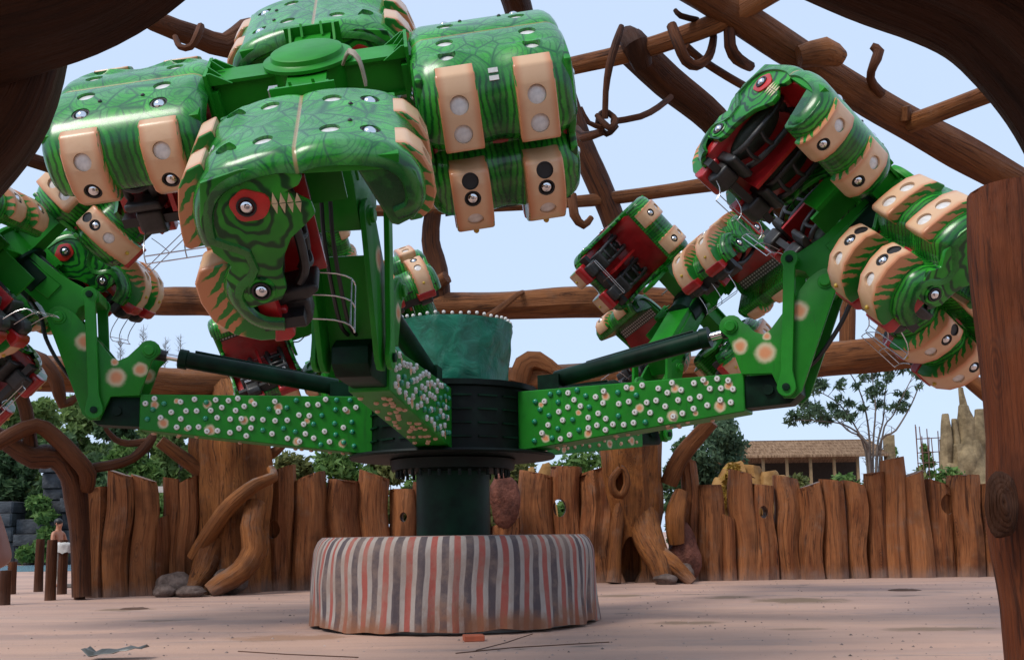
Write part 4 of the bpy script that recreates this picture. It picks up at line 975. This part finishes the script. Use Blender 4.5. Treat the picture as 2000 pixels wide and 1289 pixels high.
# ------------------------------------------------------------------ people
def skin(name, J, E, root, mats, parent=None, mx=None, sub=2):
    names = list(J); idx = {k: i for i, k in enumerate(names)}
    me = bpy.data.meshes.new(name); me.from_pydata([J[k][0] for k in names], [(idx[a], idx[c]) for a, c in E], [])
    o = mk(name, me); m = o.modifiers.new('s', 'SKIN')
    for k in names:
        d = me.skin_vertices[0].data[idx[k]]; r_ = J[k][1]; d.radius = (r_, r_) if not isinstance(r_, tuple) else r_; d.use_root = (k == root)
    s = o.modifiers.new('u', 'SUBSURF'); s.levels = s.render_levels = sub
    r = evalmesh(o); bpy.data.objects.remove(o); r.materials.clear(); r.materials.append(mats)
    r.polygons.foreach_set('use_smooth', [True] * len(r.polygons))
    return mk(name, r, parent, mx)
def person(label, mx, skinc, trous, hairc, elbow=(.05, .27, 1.13), wrist=(.24, .22, 1.0), shirt=None):
    root = empty('person', mx=mx); tag(root, label, 'person')
    J = {'pel': ((0, 0, .95), (.13, .16)), 'sp': ((.01, 0, 1.14), (.10, .14)), 'ch': ((0, 0, 1.34), (.115, .155)), 'nk': ((.0, 0, 1.48), .055), 'hb': ((.02, 0, 1.56), .068), 'hm': ((.03, 0, 1.65), (.09, .078)), 'ht': ((.02, 0, 1.74), .06), 'no': ((.125, 0, 1.635), .014)}
    E = [('pel', 'sp'), ('sp', 'ch'), ('ch', 'nk'), ('nk', 'hb'), ('hb', 'hm'), ('hm', 'ht'), ('hm', 'no')]
    for s, q in ((1, 'l'), (-1, 'r')):
        J.update({q + 'sh': ((0, s * .185, 1.41), .06), q + 'el': ((elbow[0], s * elbow[1], elbow[2]), .046), q + 'wr': ((wrist[0], s * wrist[1], wrist[2]), .03), q + 'pa': ((wrist[0] + .07, s * wrist[1], wrist[2] - .02), (.02, .04)),
                  q + 'hip': ((0, s * .10, .88), .09), q + 'kn': ((.03, s * .11, .49), .058), q + 'an': ((-.01, s * .115, .09), .042), q + 'to': ((.15, s * .13, .03), .035)})
        E += [('ch', q + 'sh'), (q + 'sh', q + 'el'), (q + 'el', q + 'wr'), (q + 'wr', q + 'pa'), ('pel', q + 'hip'), (q + 'hip', q + 'kn'), (q + 'kn', q + 'an'), (q + 'an', q + 'to')]
        for f in range(4):
            y = s * (wrist[1] + (f - 1.5) * .021); l = (.075, .085, .08, .062)[f]
            J[q + 'f%d' % f] = ((wrist[0] + .07 + l * .5, y, wrist[2] - .03), .009); J[q + 'g%d' % f] = ((wrist[0] + .07 + l * .85, y, wrist[2] - .06), .0075)
            E += [(q + 'pa', q + 'f%d' % f), (q + 'f%d' % f, q + 'g%d' % f)]
        J[q + 'th'] = ((wrist[0] + .08, s * (wrist[1] - .05), wrist[2]), .010); J[q + 'ti'] = ((wrist[0] + .12, s * (wrist[1] - .06), wrist[2] - .02), .009); E += [(q + 'wr', q + 'th'), (q + 'th', q + 'ti')]
    skin('body', J, E, 'pel', skinc, root)
    T = {'p': ((0, 0, .98), (.145, .17)), 'w': ((0, 0, 1.04), (.13, .15))}; TE = [('w', 'p')]
    for s, q in ((1, 'l'), (-1, 'r')):
        T.update({q + 'h': ((0, s * .10, .86), .11), q + 'k': ((.03, s * .11, .49), .085), q + 'a': ((-.01, s * .115, .10), .075)}); TE += [('p', q + 'h'), (q + 'h', q + 'k'), (q + 'k', q + 'a')]
    skin('trousers', T, TE, 'p', trous, root)
    if shirt:
        S = {'a': ((0, 0, 1.0), (.14, .17)), 'b': ((0, 0, 1.34), (.135, .175)), 'c': ((0, 0, 1.44), (.09, .12))}; SE = [('a', 'b'), ('b', 'c')]
        for s, q in ((1, 'l'), (-1, 'r')): S.update({q + 's': ((0, s * .185, 1.42), .075), q + 'e': ((.01, s * .215, 1.30), .07)}); SE += [('b', q + 's'), (q + 's', q + 'e')]
        skin('shirt', S, SE, 'b', shirt, root)
    b = B(); b.ball((.0, 0, 1.70), 1, 16, 10, sc=(.115, .098, .10)); b.v = [p if p[2] > 1.64 or p[0] < -.01 else (p[0] * .3, p[1] * .6, max(p[2], 1.66)) for p in b.v]; b.obj('hair', hairc, root, 60)
    for s in (-1, 1):
        e = B(); e.ball((.108, s * .032, 1.665), .011, 8, 6); e.obj('eye', BLACK, root)
        e = B(); e.ball((.02, s * .098, 1.64), 1, 8, 6, sc=(.022, .012, .034)); e.obj('ear', skinc, root)
    e = B(); e.ball((.102, 0, 1.595), 1, 8, 6, sc=(.012, .028, .008)); e.obj('mouth', plain('lips', (.25, .08, .06), .5), root)
    return root
SKINC = plain('tanned_skin', (.42, .17, .09), .5, var=.1, bump=.1); HAIR = plain('black_hair', (.01, .009, .008), .5)
g = G(110, 1146)
person('shirtless man with black hair and pale trousers standing behind timber posts', M.Translation((g.x, g.y, 0)) @ M.Rotation(R(-15), 4, 'Z') @ M.Scale(1.09, 4), SKINC, plain('khaki_cotton', (.36, .33, .27), .9), HAIR)
person('person at the left picture edge of whom only a bare bent arm shows', M.Translation((-2.345, 4.0, 0)) @ M.Rotation(R(90), 4, 'Z') @ M.Scale(1.08, 4), plain('tanned_arm_skin', (.40, .18, .13), .5, var=.1), plain('dark_cotton', (.04, .04, .05), .9), HAIR, (-.06, .31, 1.17), (.16, .09, 1.22), plain('grey_cotton', (.2, .2, .22), .9))

# ------------------------------------------------------------------ ground litter
g = G(925, 1251); b = B(); b.prism([(-.11, 0), (.11, 0), (.11, .075), (-.11, .075)], -.13, .13, .008, 1); tag(b.obj('brick', plain('red_brick', (.42, .10, .045), .85, bump=.5), None, 30, M.Translation((g.x, g.y, .001)) @ M.Rotation(.15, 4, 'Z')), 'single orange red brick lying in front of the striped skirt', 'brick')
g = G(225, 1287); b = B(); vs = []
for i in range(9):
    for j in range(4): vs.append(V((-.34 + .085 * i, -.12 + .08 * j, .02 + .07 * NZ.noise(V((i * .6, j * .7, 1))) + (.08 if i < 1 else 0) + .01 * i)))
b.add(vs, [(i * 4 + j, (i + 1) * 4 + j, (i + 1) * 4 + j + 1, i * 4 + j + 1) for i in range(8) for j in range(3)]); o = b.obj('scrap_sheet', plain('dull_metal_sheet', (.14, .14, .13), .45, .4), None, 60, M.Translation((g.x, g.y, .03)))
sm_ = o.modifiers.new('t', 'SOLIDIFY'); sm_.thickness = .006
tag(o, 'bent grey scrap sheet lying in the left foreground', 'scrap')
for (pts, r_, lab) in (([(465, 1272), (560, 1278), (700, 1284)], .006, 'thin pale stick lying left of the brick'), ([(890, 1276), (1000, 1265), (1190, 1254)], .006, 'long thin dark stick right of the brick'), ([(930, 1270), (985, 1256), (1040, 1238)], .005, 'short thin stick slanting up towards the skirt')):
    w = [G(*p) for p in pts]; o0 = w[0].copy(); b = B(); b.tube([p - o0 + V((0, 0, r_)) for p in w], r_, 6); tag(b.obj('stick', W_DARK, None, 40, M.Translation(o0)), lab, 'stick')
for (x, y, sx, lab) in ((1435, 1124, .28, 'crumpled green plastic bag at the foot of the right fence'), (1532, 1123, .16, 'small green plastic scrap right of the plastic bag')):
    g = G(x, y); bm = bmesh.new(); bmesh.ops.create_icosphere(bm, subdivisions=2, radius=1); b = B()
    b.add([V((v.co.x * sx, v.co.y * sx * .6, max(-.03, v.co.z * sx * .35) + .03)) * (1 + .5 * NZ.noise(v.co * 3)) for v in bm.verts], [[v.index for v in f.verts] for f in bm.faces]); bm.free()
    tag(b.obj('plastic_bag', plain('teal_plastic', (.12, .30, .28), .35), None, 20, M.Translation((g.x, g.y, .005))), lab, 'bag')
for (x, y, w, h, lab) in ((265, 1189, .30, .03, 'dark clod of earth on the ground left of the skirt'), (1768, 1153, .35, .04, 'dark mound of dirt near the right fence')):
    g = G(x, y); b = B(); b.ball((0, 0, 0), 1, 16, 8, sc=(w, w * .6, h)); b.v = [(p[0] * (1 + .4 * NZ.noise(V(p) * 6)), p[1] * (1 + .4 * NZ.noise(V(p) * 7)), max(0, p[2] * (1 + .6 * NZ.noise(V(p) * 9)))) for p in b.v]
    tag(b.obj('dirt_clod', plain('damp_earth', (.10, .05, .03), .9, bump=.5), None, 60, M.Translation((g.x, g.y, .002))), lab, 'dirt')

# ------------------------------------------------------------------ background right: thatched shed, rocks, scaffold
t = NT('straw_thatch', .9, .2); x, y, z = t.sep(t.obj()); st = t.noise(t.vm('MULTIPLY', t.obj(), (14, 2, 2)), 1, 4); t.col(t.mix(t.sm(st, .3, .7), (.12, .065, .035), (.30, .19, .115))); t.bump(st, .7, .05); THATCH = t.mat
YB = 62
def bx(px): return U(px, 1040, YB).x
sx0, sx1 = bx(1440), bx(1738); zt = U(1600, 866, YB).z; ze = U(1600, 893, YB).z
shed = empty('thatched_shed', ((sx0 + sx1) / 2, YB, 0)); tag(shed, 'long low open sided shed with brown thatched roof beyond the right fence', 'shed'); hw = (sx1 - sx0) / 2
for i in range(5):      # courses of thatch
    b = B(); q0, q1 = i / 5, (i + 1) / 5
    za, zb = ze + (zt + .3 - ze) * q0, ze + (zt + .3 - ze) * q1; ya, yb = -.6 + 3.1 * q0, -.6 + 3.1 * q1
    b.prism([(ya, za - .04), (yb + .15, zb + .02), (yb + .15, zb + .14), (ya, za + .14)], -hw, hw, .03, 1); b.obj('thatch_course', THATCH, shed)
b = B(); b.prism([(2.45, zt + .3), (5.6, ze), (5.6, ze + .12), (2.45, zt + .45)], -hw, hw); b.obj('roof_back', THATCH, shed)
WP = plain('yellowish_timber', (.30, .20, .10), .75)
for i in range(7):
    b = B(); b.box((-hw + .3 + i * (2 * hw - .6) / 6, 0, ze / 2), (.16, .16, ze)); b.obj('post', WP, shed)
for h in (ze * .42, ze * .62): b = B(); b.box((0, -.02, h), (2 * hw, .09, .10)); b.obj('rail', WP, shed)
b = B(); b.box((0, 4.9, ze / 2), (2 * hw, .15, ze)); b.obj('back_wall', plain('dark_boards', (.035, .026, .02), .9), shed)  # back wall in one dark brown board colour
b = B(); b.box((hw + .2, -.1, (zt + .4) / 2), (.55, .5, zt + .5)); b.obj('end_pillar', RKS, shed)

def crag(label, px0, px1, pytop, Y, mat, seed, cols, name='rock_formation', cat='rock'):
    a, c = U(px0, 1040, Y).x, U(px1, 1040, Y).x; root = empty(name, ((a + c) / 2, Y, 0)); tag(root, label, cat); rg = random.Random(seed)
    for (fx, fw_, top) in cols:
        x = a + (c - a) * fx - (a + c) / 2; h = U(px0, top, Y).z; w = (c - a) * fw_
        logobj('rock_column', [(x, 0, -.1), (x + rg.uniform(-.1, .1), 0, h * .4), (x + rg.uniform(-.15, .15), 0, h * .75), (x, 0, h * .96), (x, 0, h)], [w * .6, w * .5, w * .48, w * .34, w * .18], mat, root, 14, .45, .3, .35, rg.random() * 50)
    return root
crag('pale sandstone castle like rock formation beside the right post', 1850, 1935, 760, 58, RKS, 3, [(.12, .42, 808), (.32, .34, 818), (.58, .62, 792), (.52, .30, 757), (.88, .6, 800), (.35, .8, 868), (.75, .9, 850), (.15, .7, 905)])
crag('low orange sandstone rocks behind the right fence', 1400, 1530, 900, 44, RKO, 6, [(.1, .6, 935), (.33, .55, 903), (.55, .6, 910), (.8, .6, 922), (.95, .5, 930)])
crag('pale tan rocks behind the centre log fence', 1030, 1085, 905, 40, RKO, 9, [(.2, .5, 912), (.7, .55, 905)])
sc_ = U(1832, 1040, 60); sf = empty('scaffold', (sc_.x, 60, 0)); tag(sf, 'thin metal scaffold poles left of the sandstone formation', 'scaffold'); rg = random.Random(4); RUST = plain('rusty_pipe', (.16, .08, .06), .7)
for i in range(12):
    x = -1.1 + 2.0 * i / 11; h = U(1832, rg.uniform(825, 860), 60).z; b = B(); b.cyl((x, rg.uniform(-.5, .5), 0), (x + rg.uniform(-.05, .05), rg.uniform(-.5, .5), h), .03, 6); b.obj('pole', RUST, sf)
for h in (U(1832, 858, 60).z, U(1832, 885, 60).z, U(1832, 905, 60).z): b = B(); b.cyl((-1.2, -.5, h), (1.1, -.5, h + .1), .03, 6); b.obj('ledger', RUST, sf)

# ------------------------------------------------------------------ vegetation
def leafmat(name, a, c, tr=.25):
    t = NT(name, .6, .25); r = t.n('ShaderNodeNewGeometry').outputs['Random Per Island']
    t.col(t.mix(r, a, c)); t.b.inputs['Subsurface Weight'].default_value = 0
    tl = t.n('ShaderNodeBsdfTranslucent'); t.put(tl.inputs[0], t.mix(r, a, c)); ms = t.n('ShaderNodeMixShader'); ms.inputs[0].default_value = tr
    t.t.links.new(t.b.outputs[0], ms.inputs[1]); t.t.links.new(tl.outputs[0], ms.inputs[2]); t.t.links.new(ms.outputs[0], t.out.inputs[0]); return t.mat
LF = {'mid': leafmat('mid_green_leaves', (.06, .13, .03), (.16, .27, .07), .4), 'dark': leafmat('dark_green_leaves', (.04, .085, .035), (.10, .17, .07), .4), 'pale': leafmat('pale_green_leaves', (.11, .18, .05), (.24, .34, .11), .4), 'olive': leafmat('olive_leaves', (.08, .10, .03), (.19, .20, .06), .35), 'blue': leafmat('bluish_green_leaves', (.05, .095, .055), (.12, .19, .10), .4), 'yel': leafmat('yellow_orange_leaves', (.25, .13, .02), (.42, .27, .05)), 'grey': leafmat('greyish_twigs', (.16, .16, .15), (.26, .26, .24))}
BARK = plain('grey_bark', (.14, .11, .09), .85, bump=.5)
def leaves(cl, n, size, seed, long=1.6, droop=.0):
    """n leaf blades scattered in clumps cl = [(centre, radius)]"""
    g = np.random.default_rng(seed); C_ = np.array([tuple(c[0]) for c in cl]); Rr = np.array([c[1] for c in cl]); w = Rr ** 2; i = g.choice(len(cl), n, p=w / w.sum())
    d = g.normal(size=(n, 3)); d /= np.linalg.norm(d, axis=1)[:, None]; r = g.random(n) ** .45
    P_ = C_[i] + d * (r * Rr[i])[:, None] * np.array([1, 1, .75])
    a = g.normal(size=(n, 3)); a[:, 2] -= droop; a /= np.linalg.norm(a, axis=1)[:, None]; q = np.cross(a, g.normal(size=(n, 3))); q /= np.linalg.norm(q, axis=1)[:, None]
    s = size * (.6 + .8 * g.random(n))[:, None]
    v = np.stack([P_ - a * s * long / 2, P_ + q * s * .35, P_ + a * s * long / 2, P_ - q * s * .35], 1).reshape(-1, 3)
    me = bpy.data.meshes.new('crown'); me.vertices.add(len(v)); me.vertices.foreach_set('co', v.ravel()); me.loops.add(4 * n); me.loops.foreach_set('vertex_index', np.arange(4 * n)); me.polygons.add(n); me.polygons.foreach_set('loop_start', np.arange(n) * 4); me.polygons.foreach_set('loop_total', np.full(n, 4)); me.update(); me.validate()
    return me
def tree(px, pytop, Y, wpx, kind, label, seed, low=.25, n=3500, size=.28, cat='tree', nm='leafy_tree', trunk=.14, group=None):
    base = U(px, 1040, Y); base.z = 0; H = U(px, pytop, Y).z; Rw = wpx / 2 * Y / FPX; rg = random.Random(seed)
    root = empty(nm, base); tag(root, label, cat, group); b = B(); cl = []
    b.tube(spline([(0, 0, -.1), (rg.uniform(-.1, .1), 0, H * .35), (rg.uniform(-.2, .2), 0, H * .7), (0, 0, H * .93)], .5), .1, 8); nn = len(spline([(0, 0, -.1), (0, 0, H * .35), (0, 0, H * .7), (0, 0, H * .93)], .5))
    b = B(); pth = spline([(0, 0, -.1), (rg.uniform(-.1, .1), 0, H * .35), (rg.uniform(-.2, .2), 0, H * .7), (0, 0, H * .93)], .5); b.tube(pth, lerps([trunk, trunk * .8, trunk * .5, trunk * .15], len(pth)), 8)
    for k in range(26):
        z = H * (low + (1 - low) * (k + .5) / 26); f = (z / H - low) / (1 - low); w = Rw * (math.sin(math.pi * min(1, f * .82 + .16)) ** .7) * rg.uniform(.45, 1.0); a = rg.uniform(0, 6.28)
        c = V((math.cos(a) * w * .75, math.sin(a) * w * .75, z - Rw * .08)); cl.append((c, Rw * rg.uniform(.18, .40)))
        if k % 2 == 0: b.tube([(0, 0, z * .8), tuple(c * .6 + V((0, 0, z * .36))), tuple(c)], [trunk * .35, trunk * .25, .015], 5)
    b.obj('trunk', BARK, root)
    me = leaves(cl, n, size, seed); me.materials.append(LF[kind]); mk('crown', me, root); return root
grp = 'trees behind the pool at left'
for i, (px, tp, Y, w, kind, lab) in enumerate([
    (-10, 770, 62, 130, 'pale', 'leafy green tree at the very left edge above the basalt wall'), (70, 782, 66, 150, 'pale', 'pale green leafy tree above the basalt wall near the left edge'), (150, 775, 60, 120, 'pale', 'green tree directly above the shirtless man'),
    (215, 800, 58, 110, 'dark', 'dark slender tree between the twisted tree branches'), (290, 798, 64, 130, 'pale', 'green tree behind the left bell crank'), (350, 822, 56, 120, 'pale', 'light green tree left of the left carved trunk'), (110, 850, 57, 110, 'dark', 'dark shrubby tree low in front of the left tree row'), (255, 868, 50, 110, 'mid', 'bushy green tree just above the tall left fence'), (20, 860, 57.5, 120, 'dark', 'dark bushy tree low at the left edge'), (400, 850, 60, 120, 'dark', 'dark tree hidden partly behind the left carved trunk')]):
    tree(px, tp, Y, w * 1.35, kind, lab, i + 40, .04, 9000, .36, group=grp)
g = U(85, 1010, 53.8); me = leaves([(V((rx_, 0, rz_)), .6) for rx_, rz_ in ((-.8, .6), (0, .9), (.7, .5), (.3, 1.6), (.1, 2.6), (-.3, 3.3))], 2200, .26, 5); me.materials.append(LF['mid']); o = mk('shrub', me, None, M.Translation((g.x, g.y, 0))); tag(o, 'green shrub growing against the basalt wall beside the pool', 'shrub')
for i, (px, tp, w, kind, lab) in enumerate([(560, 905, 130, 'olive', 'olive shrub behind the fence right of the left trunk'), (660, 895, 150, 'mid', 'green shrub behind the fence left of the dark column'), (755, 902, 130, 'olive', 'olive green shrub just left of the dark column'), (1000, 912, 140, 'olive', 'olive shrub right of the dark column'), (1140, 905, 140, 'mid', 'green shrub behind the three log fence'), (480, 900, 110, 'mid', 'green shrub behind the left carved trunk'), (860, 905, 140, 'mid', 'green shrub directly behind the dark column')]):
    tree(px, tp - 14, 42 + i, w * 1.5, kind, lab, i + 80, .0, 6500, .22, 'shrub', 'shrub', .05, 'shrubs behind the log fence')
tree(1392, 800, 46, 215, 'blue', 'bluish green feathery tree right of the hollow stump', 101, .1, 8500, .19)
tree(1345, 850, 45, 110, 'dark', 'dark green bushy tree touching the hollow stump brace', 102, .1, 4000, .18)
tree(1440, 905, 43, 90, 'yel', 'yellow orange autumn shrub behind the right fence', 103, .0, 2200, .2, 'shrub', 'shrub', .05)
for i, (px, tp, w) in enumerate([(1800, 915, 130), (1860, 910, 120), (1745, 905, 50), (1660, 925, 120), (1560, 925, 120)]):
    tree(px, tp, 50 + i, w, 'olive' if i % 2 == 0 else 'mid', ['olive brush below the scaffold', 'green brush at the foot of the sandstone formation', 'small round green bush right of the shed pillar', 'green scrub in front of the thatched shed', 'low scrub in front of the left end of the thatched shed'][i], 120 + i, .0, 1800, .2, 'shrub', 'shrub', .04, 'scrub beyond the right fence')
for i, (px, tp, w) in enumerate([(1755, 872, 45), (1815, 868, 50)]): tree(px, tp, 95 + i, w, 'mid', ['round green tree left of the scaffold in the far distance', 'round green tree behind the scaffold in the far distance'][i], 140 + i, .1, 1200, .4)
# slender vase shaped tree at right
Y = 38; base = U(1700, 1040, Y); base.z = 0; root = empty('slender_tree', base); tag(root, 'slender many stemmed tree with feathery leaf tufts beyond the right fence', 'tree')
def rel(px, py, dy=0): return U(px, py, Y + dy) - base
b = B(); tips = []
stems = [[(1700, 1000), (1698, 905), (1690, 860), (1650, 830), (1600, 822), (1545, 820)], [(1700, 1000), (1697, 900), (1680, 850), (1640, 790), (1590, 760)], [(1700, 1000), (1700, 890), (1690, 800), (1670, 745), (1645, 710)], [(1702, 1000), (1705, 890), (1710, 800), (1705, 750), (1700, 700)],
         [(1703, 1000), (1712, 890), (1725, 820), (1730, 760), (1745, 705)], [(1703, 1000), (1715, 880), (1750, 840), (1780, 790), (1800, 745), (1830, 715)], [(1700, 1000), (1690, 880), (1655, 840), (1620, 810), (1570, 790)], [(1702, 1000), (1722, 860), (1745, 810), (1770, 760), (1790, 720)]]
rg = random.Random(9)
for s_ in stems:
    w = [rel(p[0], p[1], rg.uniform(-.6, .6) * (k > 0) * k * .35) for k, p in enumerate(s_)]; w[0].z = -.05; pth = spline(w, .3); b.tube(pth, lerps([.07, .055, .04, .025, .012], len(pth)), 6)
    for k in range(len(pth) // 3, len(pth)):
        f = k / len(pth)
        if rg.random() < .85:
            e = pth[k] + V((rg.uniform(-.5, .5), rg.uniform(-.5, .5), rg.uniform(.05, .45))) * (1.3 - f * .5); b.tube([pth[k], (pth[k] + e) / 2 + V((0, 0, .06)), e], [.014, .010, .005], 4)
            if f > .66: tips.append((e, rg.uniform(.14, .32)))
    tips.append((pth[-1], .32))
b.obj('trunk', BARK, root); me = leaves(tips, 3800, .10, 77, 3.0, .5); me.materials.append(LF['blue']); mk('crown', me, root)
# far bare spires
for i, (px, tp, w) in enumerate([(270, 634, 30), (345, 652, 26), (226, 655, 18), (315, 658, 20)]):
    Y = 110; base = U(px, 1040, Y); base.z = 0; H = U(px, tp, Y).z; Rw = w / 2 * Y / FPX; root = empty('bare_spire_tree', base); tag(root, ['tallest bare spire shaped tree in the far left distance', 'right hand bare spire tree in the far left distance', 'leftmost bare spire tree in the far left distance', 'thin bare spire tree between two taller ones far left'][i], 'tree', 'bare spire trees far away'); rg = random.Random(i)
    b = B(); b.tube([(0, 0, 0), (0, 0, H * .6), (0, 0, H)], [.14, .08, .02], 6); b.obj('trunk', BARK, root); b = B()
    for k in range(170):
        z = H * rg.uniform(.25, .98); a = rg.uniform(0, 6.28); l = Rw * (1 - z / H) ** .6 * 1.5 + .2; e = V((math.cos(a) * l, math.sin(a) * l, z + l * .9)); b.tube([(0, 0, z), tuple(e)], [.03, .012], 3, cap=False)
        for q in range(3): s2 = V((0, 0, z)).lerp(e, rg.uniform(.4, .9)); b.tube([tuple(s2), tuple(s2 + V((rg.uniform(-.4, .4), rg.uniform(-.4, .4), rg.uniform(.1, .5))))], [.016, .008], 3, cap=False)
    b.obj('crown', LF['grey'], root, 0, fix=False)
# loose grit and pebbles on the ground
gr_ = np.random.default_rng(3); npb = 1500; base_v = np.array([(1, 0, 0), (-.6, .8, 0), (-.6, -.8, 0), (0, 0, .7), (.2, .3, .5)]); base_f = [(0, 1, 3), (1, 2, 3), (2, 0, 3)]
pv = []; pf = []
for k in range(npb):
    yy = 9.5 + 17 * gr_.random() ** 1.3; xx = gr_.uniform(-.56, .56) * yy; sc2 = .008 + .022 * gr_.random() ** 3; aa = gr_.random() * 6.28; ca, sa = math.cos(aa), math.sin(aa)
    if (xx - CX) ** 2 + (yy - CY) ** 2 < 2.4 ** 2: continue
    o_ = len(pv); q = base_v[:4] * sc2
    pv += [(xx + v[0] * ca - v[1] * sa, yy + v[0] * sa + v[1] * ca, .001 + v[2]) for v in q]; pf += [tuple(i_ + o_ for i_ in f) for f in base_f]
b = B(); b.add([V(v) for v in pv], pf); tag(b.obj('grit', plain('grit_stone', (.30, .225, .195), .9, var=.5, sc=1.5), None, 0, fix=False), 'loose grit scattered over the concrete', None, kind='stuff')
print('objects', len(bpy.data.objects))
